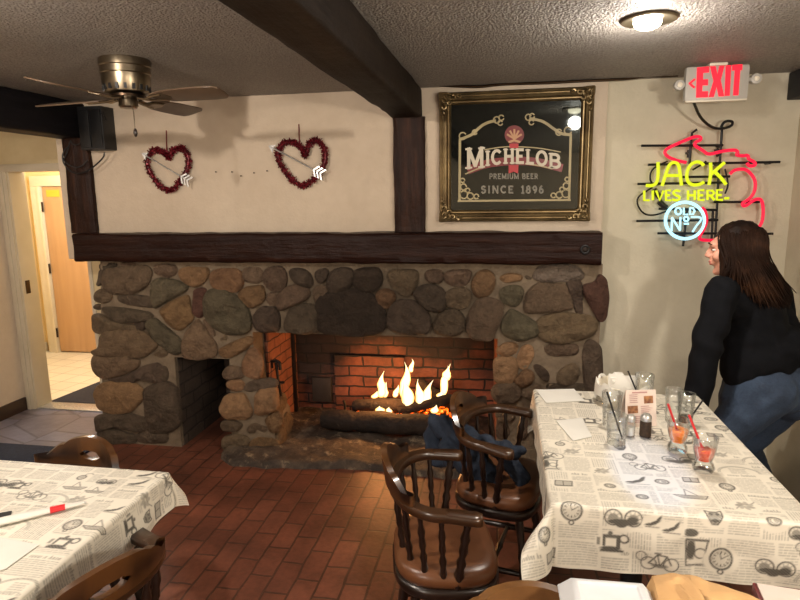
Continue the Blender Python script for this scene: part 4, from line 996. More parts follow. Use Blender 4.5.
# ------------------------------------------------------------------ printed tablecloths
class Canvas:
    def __init__(s, W_, H_, res):
        s.res = res; s.nx = int(round(W_/res))+1; s.ny = int(round(H_/res))+1
        s.a = np.zeros((s.ny, s.nx), np.float32); s.W = W_; s.H = H_
    def win(s, x0, x1, y0, y1):
        r = s.res; i0, i1 = max(0, int(x0/r)-2), min(s.nx, int(x1/r)+3); j0, j1 = max(0, int(y0/r)-2), min(s.ny, int(y1/r)+3)
        if i1 <= i0 or j1 <= j0: return None
        X, Y = np.meshgrid(np.arange(i0, i1)*r, np.arange(j0, j1)*r); return (slice(j0, j1), slice(i0, i1)), X, Y
    def put(s, w, d, a):
        s.a[w] = np.maximum(s.a[w], np.clip(.5-d/s.res+(.2 if s.boost > 1 else 0), 0, 1)*min(1, a*s.boost))
    def seg(s, x0, y0, x1, y1, w=.0015, a=.8):
        q = s.win(min(x0, x1)-w, max(x0, x1)+w, min(y0, y1)-w, max(y0, y1)+w)
        if q is None: return
        k, X, Y = q; dx, dy = x1-x0, y1-y0; L2 = dx*dx+dy*dy or 1e-12
        t_ = np.clip(((X-x0)*dx+(Y-y0)*dy)/L2, 0, 1); s.put(k, np.hypot(X-x0-t_*dx, Y-y0-t_*dy)-w/2, a)
    def ring(s, cx, cy, r, w=.0018, a=.8, ry=None):
        ry = ry or r; q = s.win(cx-r-w, cx+r+w, cy-ry-w, cy+ry+w)
        if q is None: return
        k, X, Y = q; e = np.hypot((X-cx)/r, (Y-cy)/ry); s.put(k, np.abs(e-1)*min(r, ry)-w/2, a)
    def disc(s, cx, cy, r, a=.8, ry=None, ang=0):
        ry = ry or r; m = max(r, ry); q = s.win(cx-m, cx+m, cy-m, cy+m)
        if q is None: return
        k, X, Y = q; c, n = math.cos(ang), math.sin(ang); u = (X-cx)*c+(Y-cy)*n; v = -(X-cx)*n+(Y-cy)*c
        s.put(k, (np.hypot(u/r, v/ry)-1)*min(r, ry), a)
    def rect(s, x0, x1, y0, y1, a=.8):
        q = s.win(x0, x1, y0, y1)
        if q is None: return
        k, X, Y = q; s.put(k, np.maximum(np.abs(X-(x0+x1)/2)-(x1-x0)/2, np.abs(Y-(y0+y1)/2)-(y1-y0)/2), a)
    def poly(s, pts, w=.0018, a=.8):
        for p, q in zip(pts[:-1], pts[1:]): s.seg(*p, *q, w, a)
    def block(s, x0, x1, y0, y1, rnd, a=.6, pitch=.0072, vert=False):
        if vert:
            x = x0
            while x < x1:
                y = y0
                while y < y1:
                    l = rnd.uniform(.005, .016); s.seg(x, y, x, min(y+l, y1), .0028, a*rnd.uniform(.7, 1.2)); y += l+.0045
                x += pitch
            return
        y = y1
        while y > y0:
            x = x0
            while x < x1:
                l = rnd.uniform(.005, .016); s.seg(x, y, min(x+l, x1), y, .0028, a*rnd.uniform(.7, 1.2)); x += l+.0045
            y -= pitch
    def head(s, x0, x1, y, h, rnd, a=.7):
        x = x0
        while x < x1-h*.4:
            k = rnd.random()
            if k < .15: x += h*.5; continue
            s.seg(x, y, x+h*.12, y+h*(1 if rnd.random() < .4 else .62), .0024, a)
            if k < .5: s.ring(x+h*.3, y+h*.32, h*.25, .0018, a)
            else: s.poly([(x+h*.1, y+h*.5), (x+h*.35, y+h*.6), (x+h*.4, y)], .002, a)
            x += h*.68
    def motif(s, kind, x, y, k=1.0, rnd=random):
        s.boost = 1.3; s._motif(kind, x, y, k, rnd); s.boost = 1.0
    boost = 1.0
    def _motif(s, kind, x, y, k=1.0, rnd=random):
        P = lambda *p: [(x+u*k, y+v*k) for u, v in p]
        if kind == 'clock':
            s.ring(x, y, .027*k, .0045, .75, .029*k); s.ring(x, y, .021*k, .0014, .5); s.disc(x, y, .024*k, .16)
            for i in range(12):
                a = i*PI/6; s.seg(x+.016*k*math.cos(a), y+.016*k*math.sin(a), x+.021*k*math.cos(a), y+.021*k*math.sin(a), .0022, .75)
            s.seg(x, y, x+.012*k, y+.007*k, .002, .85); s.seg(x, y, x-.003*k, y+.016*k, .002, .85); s.ring(x, y-.036*k, .006*k, .003, .8)
        elif kind == 'car':
            for u, r in ((-.026, .022), (.026, .022)):
                s.ring(x+u*k, y, r*k, .003, .8)
                for i in range(9): s.seg(x+u*k, y, x+(u+r*math.cos(i*PI/4.5)/1)*k, y+r*math.sin(i*PI/4.5)*k, .0012, .5)
                s.disc(x+u*k, y-.002*k, .013*k, .55)
            s.disc(x, y-.012*k, .04*k, .85, .009*k); s.disc(x-.005*k, y-.018*k, .015*k, .9, .01*k); s.disc(x+.025*k, y-.003*k, .014*k, .8, .007*k)
        elif kind == 'sewing':
            s.rect(x-.03*k, x+.034*k, y-.03*k, y-.024*k, .85); s.disc(x-.002*k, y-.02*k, .026*k, .8, .006*k)
            s.rect(x+.014*k, x+.024*k, y-.022*k, y+.022*k, .75); s.rect(x-.024*k, x+.024*k, y+.012*k, y+.022*k, .72); s.rect(x-.024*k, x-.017*k, y-.012*k, y+.02*k, .75)
            s.ring(x+.034*k, y+.012*k, .012*k, .004, .85); s.seg(x-.02*k, y-.012*k, x-.02*k, y-.024*k, .0016, .8); s.disc(x-.004*k, y+.027*k, .006*k, .7)
            s.rect(x-.04*k, x-.032*k, y-.01*k, y+.012*k, .6)
        elif kind == 'treadle':
            s.rect(x-.03*k, x+.035*k, y+.03*k, y+.036*k, .8); s.disc(x-.018*k, y+.055*k, .02*k, .75, .012*k); s.rect(x-.026*k, x-.006*k, y-.03*k, y+.03*k, .6)
            s.disc(x-.015*k, y, .012*k, .75, .03*k); s.poly(P((.03, .03), (.022, -.035), (.03, -.05)), .003, .75); s.poly(P((-.03, .03), (-.026, -.05), (.034, -.045)), .003, .75); s.ring(x+.012*k, y-.01*k, .016*k, .003, .7)
        elif kind == 'bike':
            s.ring(x-.03*k, y, .02*k, .0024, .85); s.ring(x+.03*k, y, .02*k, .0024, .85); s.ring(x-.05*k, y+.02*k, .014*k, .002, .7)
            s.poly(P((-.03, 0), (-.008, .03), (.018, .026), (0, -.006), (-.03, 0)), .003, .85); s.poly(P((.018, .026), (.03, 0)), .003, .85); s.poly(P((-.008, .03), (0, -.006)), .0024, .85)
            s.disc(x, y-.006*k, .02*k, .6, .006*k); s.seg(x-.014*k, y+.034*k, x, y+.034*k, .003, .85)
        elif kind == 'owl':
            q = [(-.024, .024), (-.01, .018), (.01, .018), (.024, .026), (.022, -.004), (.008, -.028), (-.008, -.028), (-.022, -.004), (-.024, .024)]
            s.poly(P(*q), .003, .85); s.disc(x, y-.003*k, .02*k, .55, .022*k); s.disc(x-.009*k, y+.006*k, .006*k, .85); s.disc(x+.009*k, y+.006*k, .006*k, .85); s.disc(x, y-.016*k, .012*k, .75, .006*k)
        elif kind == 'bird':
            s.disc(x, y, .022*k, .8, .006*k, .5); s.disc(x+.014*k, y+.012*k, .02*k, .75, .005*k, 1.0); s.disc(x-.02*k, y-.006*k, .012*k, .8, .004*k, .2); s.seg(x-.03*k, y-.016*k, x+.03*k, y-.018*k, .002, .6)
        elif kind == 'leaf':
            for i in range(7):
                a = i*.9+.3; s.disc(x+.016*k*math.cos(a), y+.013*k*math.sin(a), .011*k, .34+.06*(i % 4), .006*k, a+.4)
            s.poly(P((-.03, -.02), (-.01, .005), (.02, .01), (.034, .024)), .0018, .6)
        elif kind == 'ring':
            s.ring(x, y, .02*k, .004, .7, .016*k); s.ring(x, y, .012*k, .002, .6, .009*k); s.disc(x+.006*k, y+.002*k, .008*k, .45)
        elif kind == 'boat':
            s.poly(P((-.04, 0), (-.02, -.014), (.034, -.014), (.044, .004), (.01, .002), (-.04, 0)), .0024, .8); s.poly(P((-.01, 0), (-.006, .034), (.02, .004)), .002, .7); s.disc(x+.006*k, y-.006*k, .034*k, .45, .006*k)
        elif kind == 'arch':
            for r in (.055, .06): 
                pts = [(x+r*k*math.cos(a*PI/14), y+r*.7*k*math.sin(a*PI/14)) for a in range(15)]; s.poly(pts, .002, .45)
        elif kind == 'book':
            s.rect(x-.03*k, x+.03*k, y-.018*k, y+.018*k, .3); s.poly(P((-.03, -.018), (.03, -.018), (.034, .016), (-.026, .018), (-.03, -.018)), .0028, .8); s.seg(x, y-.018*k, x+.002*k, y+.016*k, .003, .8); s.seg(x-.028*k, y-.022*k, x+.032*k, y-.021*k, .0036, .8)
        elif kind == 'watch':
            s.ring(x, y, .016*k, .004, .75); s.disc(x, y, .01*k, .35); s.poly(P((0, .016), (.004, .03), (.02, .036), (.034, .026)), .002, .65); s.seg(x, y, x+.006*k, y+.006*k, .0016, .8)
KINDS = ['clock', 'car', 'sewing', 'treadle', 'bike', 'owl', 'bird', 'leaf', 'ring', 'boat', 'book', 'watch']
def print_cloth(cv, rnd, fixed):
    # newspaper-like cells, then fixed illustrations
    cells = []
    def cut(x0, x1, y0, y1):
        w, h = x1-x0, y1-y0
        if w < .125 and h < .11: cells.append((x0, x1, y0, y1)); return
        if w/.125 > h/.11:
            m = x0+w*rnd.uniform(.38, .62); cut(x0, m, y0, y1); cut(m, x1, y0, y1)
        else:
            m = y0+h*rnd.uniform(.38, .62); cut(x0, x1, y0, m); cut(x0, x1, m, y1)
    cut(0, cv.W, 0, cv.H); last = None
    for (x0, x1, y0, y1) in cells:
        w, h = x1-x0, y1-y0; cx, cy = (x0+x1)/2, (y0+y1)/2; g = .006
        near = [f for f in fixed if x0-.03 < f[1] < x1+.03 and y0-.03 < f[2] < y1+.03]
        t_ = rnd.random()
        if near:
            if t_ < .7: cv.block(x0+g, x1-g, y0+g, y1-g, rnd, .5, vert=t_ < .15)
            else: cv.head(x0+g, x1-g, y1-.018, .012, rnd); cv.block(x0+g, x1-g, y0+g, y1-.03, rnd)
            continue
        if rnd.random() < .4: cv.seg(x0+g, y0+.002, x1-g, y0+.002, .0016, .4)
        if rnd.random() < .3: cv.seg(x0+.002, y0+g, x0+.002, y1-g, .0016, .4)
        kk = rnd.choice([k for k in KINDS if k != last])
        if t_ < .28:
            cv.head(x0+g, x1-g, y1-.018, .012, rnd); cv.block(x0+g, x1-g, y0+g, y1-.026, rnd)
        elif t_ < .62:
            cv.motif(kk, cx, cy+h*.12, rnd.uniform(.75, 1.05)); cv.block(x0+g, x1-g, y0+g, y0+h*.28, rnd, .5); last = kk
        elif t_ < .82:
            cv.motif(kk, x0+w*.3, cy, rnd.uniform(.6, .8)); cv.block(cx+.012, x1-g, y0+g, y1-g, rnd); last = kk
        elif t_ < .92:
            cv.block(x0+g, x1-g, y0+g, y1-g, rnd, vert=True)
        else:
            cv.motif('arch', cx, cy-.01, 1.0); cv.block(x0+w*.25, x1-w*.25, cy-.02, cy+.015, rnd); cv.head(x0+g, x1-g, y0+.008, .012, rnd, .6)
    for k, x, y, sc in fixed:
        q = cv.win(x-.06, x+.06, y-.055, y+.05)
        if q is not None:
            w_, X, Y = q; e = np.hypot((X-x)/(.05*sc), (Y-y+.004)/(.042*sc)); cv.a[w_] *= np.clip((e-.85)*6, 0, 1)
        cv.motif(k, x, y, sc)
def make_cloth(label, x0, x1, y0, y1, z, dl, dr_, df, db, phis, seed, fixed=(), res=.0027, wave=.008, flare=.1, pw=1.3):
    u0, u1, v0, v1 = x0-dl, x1+dr_, y0-df, y1+db
    cv = Canvas(u1-u0, v1-v0, res); rnd = random.Random(seed)
    print_cloth(cv, rnd, [(k, u-u0, v-v0, sc) for k, u, v, sc in fixed])
    U, V = np.meshgrid(u0+np.arange(cv.nx)*res, v0+np.arange(cv.ny)*res)
    ax = np.maximum(x0-U, 0)+np.maximum(U-x1, 0); ay = np.maximum(y0-V, 0)+np.maximum(V-y1, 0)
    sx = np.where(U < x0, -1., 1.); sy = np.where(V < y0, -1., 1.)
    rho = np.hypot(ax, ay); th = np.arctan2(ay, ax)
    pm = np.select([(sx < 0) & (sy < 0), (sx > 0) & (sy < 0), (sx < 0) & (sy > 0)], [phis[0], phis[1], phis[2]], phis[3])
    phi = flare + (pm-flare)*np.clip(np.sin(2*th), 0, 1)**pw
    r = .012; s1 = r*PI/2
    roll = np.minimum(rho, s1)/r; off = r*np.sin(roll); dz = r*(1-np.cos(roll)); rem = np.maximum(rho-s1, 0)
    wv = wave*(np.sin(U*19+seed)*np.sin(V*23+seed*2)+.5*np.sin(U*41+V*37))*np.clip(rem/.12, 0, 1)
    off = off+rem*np.sin(phi)+wv; dz = dz+rem*np.cos(phi)
    X = np.clip(U, x0, x1)+np.where(rho > 0, np.cos(th)*sx*off, 0); Y = np.clip(V, y0, y1)+np.where(rho > 0, np.sin(th)*sy*off, 0); Z = z-dz
    Z = Z+np.where(rho <= 0, .0008*np.sin(U*31+seed)*np.sin(V*27), 0)
    co = np.stack([X, Y, Z], -1).reshape(-1, 3)
    org = np.array([(x0+x1)/2, (y0+y1)/2, co[:, 2].min()])
    n = cv.nx*cv.ny; J, I = np.meshgrid(np.arange(cv.ny-1), np.arange(cv.nx-1), indexing='ij'); k = (J*cv.nx+I).ravel()
    F = np.stack([k, k+1, k+cv.nx+1, k+cv.nx], -1).astype(np.int32)
    me = bpy.data.meshes.new('tablecloth'); me.vertices.add(n); me.vertices.foreach_set('co', (co-org).astype(np.float32).ravel())
    me.loops.add(F.size); me.loops.foreach_set('vertex_index', F.ravel()); me.polygons.add(len(F))
    me.polygons.foreach_set('loop_start', np.arange(0, F.size, 4, dtype=np.int32)); me.polygons.foreach_set('loop_total', np.full(len(F), 4, np.int32))
    me.update(calc_edges=True); me.validate(); me.polygons.foreach_set('use_smooth', np.ones(len(F), bool))
    cv.a *= np.where(cv.a > .5, .87+.13*np.sin((U*.8+V)*2*PI/.0075), 1).astype(np.float32)
    base = np.array(lin('d8d1c2')[:3]); ink = np.array(lin('0e0d0d')[:3]); a = cv.a[..., None]
    mott = (1+.05*np.sin(U*9+seed)*np.sin(V*7))[..., None]
    c = np.concatenate([base*mott*(1-a)+ink*a, np.ones_like(a)], -1)
    at_ = me.color_attributes.new('print', 'FLOAT_COLOR', 'POINT'); at_.data.foreach_set('color', c.astype(np.float32).ravel())
    me.materials.append(MAT['cloth']); o = bpy.data.objects.new('tablecloth', me); COL.objects.link(o); o.location = org; o['_o'] = tuple(org)
    return tag(o, label, 'tablecloth')
def table(name, label, x0, x1, y0, y1, z, legs):
    t_ = thing(name, label, 'table', ((x0+x1)/2, (y0+y1)/2, 0))
    MB().box(x0, x1, y0, y1, z-.035, z).build('tabletop', 'wood_table', t_, bevel=.006)
    for (px, py) in legs:
        b = MB(); b.lathe([(.05, .05), (.055, .1), (.035, .14), (.04, .3), (.055, .45), (.04, .55), (.06, z-.06), (.09, z-.035)], (px, py, 0), 20); b.build('pedestal', 'black_metal', t_)
        for k in range(4):
            a = PI/4+k*PI/2; e = Vector((px+.25*math.cos(a), py+.25*math.sin(a), .02))
            MB().tube([(px, py, .085), (px+.1*math.cos(a), py+.1*math.sin(a), .06), e], [.028, .024, .018], 10).build('foot', 'black_metal', t_)
    return t_
TZ = .757
RX0, RX1, RY0, RY1 = .145, .80, 1.565, 2.545
table('dining_table', 'right dining table under a newspaper print cloth holding the drinks', RX0+.006, RX1-.006, RY0+.006, RY1-.006, TZ-.002, [(.47, 2.05)])
fx = []
def fix(kind, px, py, sc):          # on the hanging front: work out the unrolled place
    p = at_y(px, py, RY0-.022); fx.append((kind, p.x, RY0-(TZ-p.z)-.005, sc))
def fixt(kind, px, py, sc): p = at_z(px, py, TZ); fx.append((kind, p.x, p.y, sc))
for a in [('clock', 572, 513, 1.0), ('car', 624, 521, 1.0), ('sewing', 612, 545, .95), ('bike', 660, 566, .95), ('treadle', 697, 553, .9), ('owl', 717, 519, .85), ('clock', 722, 562, 1.0), ('ring', 777, 524, .8), ('car', 776, 570, .95), ('bird', 655, 526, .7), ('bird', 673, 532, .7)]: fix(*a)
for a in [('book', 563, 483, .8), ('ring', 610, 486, .7), ('ring', 662, 482, .9), ('boat', 690, 496, 1.1), ('leaf', 602, 471, .8), ('bike', 650, 468, .9), ('leaf', 745, 506, .9), ('watch', 560, 444, .9), ('leaf', 720, 455, .8), ('clock', 727, 487, .7), ('book', 690, 480, .7)]: fixt(*a)
make_cloth('cream newspaper print tablecloth hanging over the right table below the drinks', RX0, RX1, RY0, RY1, TZ+.001, .125, .2, .19, .2, (.8, .5, .2, .4), 6, fx, flare=.03, wave=.005)
LX0, LX1, LY0, LY1 = -1.98, -1.03, .72, 1.575
table('dining_table', 'left dining table under a newspaper print cloth at the left edge', LX0+.006, LX1-.006, LY0+.006, LY1-.006, TZ-.002, [(-1.6, 1.15)])
make_cloth('cream newspaper print tablecloth on the left table with a rolled napkin on it', LX0, LX1, LY0, LY1, TZ+.001, .15, .12, .15, .07, (.5, .5, .5, .42), 13, (), flare=.1, pw=.8)
NX0, NX1, NY0, NY1 = .12, .95, .45, 1.17
table('dining_table', 'dark table at the bottom edge under the white takeout box and paper bag', NX0, NX1, NY0, NY1, TZ, [(.5, .8)])

# ------------------------------------------------------------------ captain's chairs (front is +Y)
def seat_outline(k=0.0, n=56):
    pts = []
    for i in range(n):
        a = 2*PI*i/n; c, s_ = math.cos(a), math.sin(a)
        e = 2/3.6; x = .232*math.copysign(abs(c)**e, c); y = .215*math.copysign(abs(s_)**e, s_)
        if y < 0: x *= 1-.14*(y/-.215)**1.5
        L = math.hypot(x, y); pts.append((x*(L-k)/L, y*(L-k)/L))
    return pts
SPIN = [(0, .011), (.1, .013), (.16, .0095), (.24, .016), (.34, .012), (.42, .016), (.5, .0095), (.58, .015), (.68, .012), (.76, .016), (.86, .0095), (.93, .012), (1, .009)]
LEGP = [(0, .017), (.12, .019), (.2, .016), (.3, .024), (.42, .026), (.5, .019), (.56, .024), (.64, .018), (.85, .022), (1, .019)]
def make_chair(label, wood='chair_wood', group=None):
    t_ = thing('captains_chair', label, 'chair', (0, 0, 0), group)
    rs = []
    for k, z in [(.03, .418), (.004, .42), (-.004, .434), (-.004, .448), (.004, .462), (.02, .471), (.06, .475), (.12, .471), (.17, .467)]:
        rs.append([Vector((x, y, z)) for x, y in seat_outline(k)])
    MB().rings(rs).build('seat_cushion', 'leather', t_, sharp=60)
    rs = [[Vector((x, y, z)) for x, y in seat_outline(k)] for k, z in [(.03, .378), (-.002, .382), (-.01, .392), (-.01, .408), (-.004, .418), (.02, .42)]]
    MB().rings(rs).build('seat_frame', 'turned_wood', t_, sharp=60)
    # arm bow
    R0, YC = .245, -.03
    def bowp(q):        # q in -1..1 : right arm tip -> back -> left arm tip
        a = abs(q); sg = 1 if q >= 0 else -1
        if a > .62:
            f = (a-.62)/.38; return Vector((sg*(R0+.012*f), YC+.15*f, .672-.012*f))
        an = a/.62*PI/2; return Vector((sg*R0*math.sin(an), YC-R0*.76*math.cos(an), .68-.008*(a/.62)))
    N = 72; rs = []
    for i in range(N+1):
        q = -1+2*i/N; p = bowp(q); d = (bowp(min(1, q+.01))-bowp(max(-1, q-.01))).normalized(); nrm = Vector((d.y, -d.x, 0)).normalized()
        a = abs(q); wd = .025+.008*max(0, (a-.6)/.4); th = .014
        if a > .965: wd *= .8
        if a >= .999: wd *= .6
        sec = [(-1, -.55), (-.8, -1), (.8, -1), (1, -.55), (1, .55), (.8, 1), (-.8, 1), (-1, .55)]
        rs.append([p+nrm*(wd*u)+Vector((0, 0, th*v)) for u, v in sec])
    MB().rings(rs).build('arm_bow', wood, t_, sharp=50)
    # crest with hand slot
    n = 44; vs = []; fs = []
    def crest(q):
        a = abs(q)            # q -1..1 over +-62 deg
        zt = .762+.028*math.cos(min(a/.55, 1)*PI*.5)**1 if a < .55 else .762-(a-.55)/.45*.072
        zt -= .007*math.exp(-((a-.5)/.06)**2)
        sl = .19; zs0 = zs1 = .728
        if a < sl: h = .015*(1-(a/sl)**4)**.5; zs0 -= h; zs1 += h
        return .69, zs0, zs1, zt
    for i in range(n+1):
        q = -1+2*i/n; an = q*math.radians(58)
        for (rr_, s_) in ((R0-.004, 0), (R0+.022, 1)):
            for z in crest(q):
                lean = (z-.69)*.17; r2 = rr_+lean
                if abs(q) > .97: r2 += (.006 if s_ == 0 else -.006)
                vs.append((r2*math.sin(an), YC-(r2-R0*.18)*math.cos(an), z))
    for i in range(n):
        o, p = i*8, (i+1)*8
        slot = abs(-1+2*(i+.5)/n) < .19
        for a_, c_ in ((0, 1), (2, 3)):
            fs.append((o+a_, p+a_, p+c_, o+c_)); fs.append((o+4+a_, o+4+c_, p+4+c_, p+4+a_))
        fs.append((o+3, p+3, p+7, o+7)); fs.append((o, o+4, p+4, p))
        if slot: fs.append((o+1, p+1, p+5, o+5)); fs.append((o+2, o+6, p+6, p+2))
    for o in (0, n*8):
        fs.append((o, o+1, o+5, o+4)); fs.append((o+2, o+3, o+7, o+6))
    b = MB(); b.add(vs, fs); b.build('crest_rail', wood, t_, sharp=50)
    # spindles
    for q, top in [(-.86, 1), (-.60, 0), (-.42, 0), (-.25, 0), (-.085, 0), (.085, 0), (.25, 0), (.42, 0), (.60, 0), (.86, 1)]:
        p = bowp(q); k = 1.3 if top else 1.0
        foot = Vector((p.x*.86, p.y*.86+(.01 if not top else -.03), .405))
        MB().turned(foot, p-Vector((0, 0, .008)), [(a, r*k) for a, r in SPIN], 10).build('arm_post' if top else 'spindle', 'turned_wood', t_)
    ends = []
    for sx_, sy_ in ((1, 1), (-1, 1), (1, -1), (-1, -1)):
        top = Vector((.15*sx_, .13*sy_, .385)); bot = Vector((.21*sx_, .2*sy_, 0)); ends.append((top, bot))
        MB().turned(bot, top, LEGP, 12).build('leg', 'turned_wood', t_)
    def st(i, j, q): return (ends[i][1].lerp(ends[i][0], q), ends[j][1].lerp(ends[j][0], q))
    SP2 = [(0, .009), (.2, .012), (.45, .014), (.5, .019), (.55, .014), (.8, .012), (1, .009)]
    for i, j in ((0, 2), (1, 3)):
        a, c = st(i, j, .38); MB().turned(a, c, SP2, 10).build('stretcher', 'turned_wood', t_)
    a1, c1 = st(0, 2, .38); a2, c2 = st(1, 3, .38); MB().turned(a1.lerp(c1, .5), a2.lerp(c2, .5), SP2, 10).build('stretcher', 'turned_wood', t_)
    t_.scale = (.86, .76, 1.0)
    return t_
GRP = None
ch0 = make_chair("brown captain's chair with vinyl seat nearest the camera, drawn up to the right table")
def place(o, x, y, deg, label):
    o.location = (x, y, 0); o.rotation_euler = (0, 0, math.radians(deg)); o['label'] = label; return o
place(ch0, -.185, 1.81, -78, "empty brown captain's chair with vinyl seat in front, drawn up to the right table")
place(copy_tree(ch0), .0, 2.305, -102, "brown captain's chair draped with a navy jacket, between the fire and the right table")
p = at_z(75, 446, .76)
place(copy_tree(ch0), -1.44, 1.54, 168, "brown captain's chair behind the left table, its slotted back showing above the cloth")
p = at_z(152, 560, .74)
place(copy_tree(ch0), -1.05, 1.16, 66, "brown captain's chair at the bottom left, tucked against the right side of the left table")
ch5 = make_chair("honey brown captain's chair at the bottom edge beside the white takeout box", 'honey_wood')
p = at_z(512, 580, .79)
place(ch5, p.x+.045, p.y-.2, 180, ch5['label'])

# ------------------------------------------------------------------ jacket over the second chair
jk = MB()
def J(px, py, y): return at_y(px, py, y)
for pts in [
  [((436, 421, 2.45), .035), ((446, 428, 2.40), .05), ((470, 440, 2.32), .045), ((497, 448, 2.25), .035), ((520, 452, 2.2), .025)],
  [((433, 425, 2.47), .028), ((432, 440, 2.44), .035), ((436, 456, 2.4), .04), ((450, 462, 2.33), .03)],
  [((455, 440, 2.38), .04), ((475, 455, 2.3), .045), ((488, 475, 2.27), .045), ((500, 490, 2.24), .03)],
  [((500, 452, 2.28), .03), ((512, 466, 2.26), .04), ((525, 478, 2.24), .03), ((520, 487, 2.22), .02)],
  [((446, 445, 2.33), .03), ((455, 458, 2.3), .03), ((470, 470, 2.26), .04), ((482, 486, 2.25), .03)]]:
    for (a, ra), (c, rc) in zip(pts[:-1], pts[1:]): jk.cap(J(*a), ra, J(*c), rc)
def jd(p):
    q = p.x*1.0+p.z*.8-p.y*.3
    return .007*math.sin(q*70+4*nz(p, 6))+.008*nz(p, 22)+.004*nz(p, 48)
jo = remesh_build(jk, 'jacket', 'navy_cloth', None, .007, 6, jd)
tag(jo, "crumpled navy jacket draped over the back and seat of the captain's chair by the fire", 'jacket')
# ------------------------------------------------------------------ things on the tables
ZT = TZ+.003
def quad_paper(name, pxs, z, mat, label, cat, th=.0012, wob=.0):
    pts = [at_z(x, y, z) for x, y in pxs]; b = MB(); n = 10
    def P(u, v): return pts[0].lerp(pts[1], u).lerp(pts[3].lerp(pts[2], u), v)
    top = []; 
    for j in range(n+1):
        for i in range(n+1):
            p = P(i/n, j/n); p.z = z+th+abs(wob*mnoise.noise(Vector((i*.5, j*.5, pxs[0][0])))); top.append(p)
    bot = [Vector((p.x, p.y, z)) for p in top]; m = n+1; fs = []
    for j in range(n):
        for i in range(n):
            k = j*m+i; fs += [(k, k+1, k+m+1, k+m), tuple(m*m+q for q in (k, k+m, k+m+1, k+1))]
    rim = list(range(n+1))+[j*m+n for j in range(1, m)]+[n*m+i for i in range(n-1, -1, -1)]+[j*m for j in range(n-1, 0, -1)]
    for a, c in zip(rim, rim[1:]+rim[:1]): fs.append((a, c, m*m+c, m*m+a))
    b.add(top+bot, fs); return tag(b.build(name, mat), label, cat)
quad_paper('paper_sheet', [(536, 390), (574, 389), (585, 401), (546, 403)], ZT, 'white_paper', 'blank white sheet at the far left corner of the right table', 'paper')
quad_paper('paper_napkin', [(556, 421), (582, 418), (592, 437), (573, 441)], ZT, 'white_paper', 'flat white paper napkin near the left edge of the right table', 'napkin', .0015, .002)
GLASS_LOG = []
def glass(name, px, py, prof, label, cat='glass', th=.0022, n=28):
    c = at_z(px, py, ZT); t_ = thing(name, label, cat, tuple(c))
    hb = prof[0][1]; inner = [(max(.002, r-th), h) for r, h in prof[1:] if h > prof[0][1]+.0]
    base = .012
    ins = [(r-th, h) for r, h in prof if h >= base]
    pr = [(.004, 0)]+[(r, h) for r, h in prof]+[(prof[-1][0]-th*.5, prof[-1][1]+.0012)]+[(r, h) for r, h in reversed(ins)]+[(.003, ins[0][1])]
    MB().lathe(pr, c, n, None, True).build('vessel', 'glass', t_, sharp=60)
    return t_, c
def straw(a, z0, bpx, mat, label, y=None, r=.0032):
    e = at_y(bpx[0], bpx[1], y if y else a.y)
    return tag(MB().tube([Vector((a.x, a.y, z0)), e], r, 8).build('drinking_straw', mat), label, 'straw')
# highball with black straw
g1, c = glass('highball_glass', 616, 443, [(.03, 0), (.031, .006), (.031, .02), (.034, .102)], 'clear empty highball glass holding a black straw, nearest the menu card on the left')
straw(Vector((c.x+.02, c.y-.006, 0)), ZT+.014, (607, 392), 'black_plastic', 'black straw leaning left out of the front highball glass')
g2, c2 = glass('pint_glass', 611, 425, [(.029, 0), (.03, .006), (.031, .03), (.037, .125)], 'clear empty pint glass behind the highball glass with the black straw')
def shaker(px, py, h, r, fill, label):
    c = at_z(px, py, ZT); t_ = thing('shaker', label, 'shaker', tuple(c))
    v = MB().lathe([(r*.9, 0), (r, .004), (r, h*.6), (r*.85, h*.72)], c, 16).build('jar', 'glass' if fill == 'white_paper' else fill, t_)
    if fill == 'white_paper': MB().lathe([(r*.75, .005), (r*.8, h*.45)], c, 14).build('salt', fill, t_)
    MB().lathe([(r*.9, h*.70), (r*.98, h*.74), (r*.95, h*.9), (r*.6, h), (.002, h*1.02)], c, 16).build('cap', 'silver', t_)
shaker(630, 436, .078, .016, 'white_paper', 'clear salt shaker with metal cap between the highball glass and the pepper')
shaker(645, 436, .082, .0195, 'pepper', 'brown pepper shaker with metal cap in front of the menu card')
# napkin bowl with white liner
c = at_z(622, 402, ZT)
t_ = thing('napkin_basket', 'white lined basket of paper napkins behind the menu card', 'basket', tuple(c))
MB().lathe([(.078, 0), (.086, .01), (.096, .075), (.1, .08), (.098, .083), (.093, .076), (.083, .014), (.003, .012)], c, 28).build('basket', 'white_enamel', t_)
b = MB(); 
for k in range(4):
    a = k*.5-.6; M = Matrix.Translation(c+Vector((0, .0, .05))) @ Matrix.Rotation(a*.5, 4, 'Z') @ Matrix.Rotation(.16*(k-1.5), 4, 'X')
    b.cur = 0; b.box(-.055+.004*k, .05, -.012+.014*k-.02, -.004+.014*k-.02, -.035, .062-.008*k, M)
b.build('napkins', 'white_paper', t_, bevel=.002)
b = MB(); rs = []
for i, (k, zz) in enumerate([(1.05, .076), (1.17, .087), (1.2, .06), (1.22, .03)]):
    rs.append([c+Vector((.09*k*math.cos(2*PI*j/40), .09*k*math.sin(2*PI*j/40), zz+.012*math.sin(j*1.3+i)+.006*math.sin(j*2.9))) for j in range(40)])
b.rings(rs, True, False, False); b.build('paper_liner', 'white_paper', t_)
g5, c5 = glass('water_glass', 643, 407, [(.028, 0), (.03, .006), (.033, .06), (.036, .135)], 'clear glass behind the menu card with a short black straw')
straw(Vector((c5.x-.008, c5.y, 0)), ZT+.02, (628, 371), 'black_plastic', 'short black straw standing up behind the menu card')
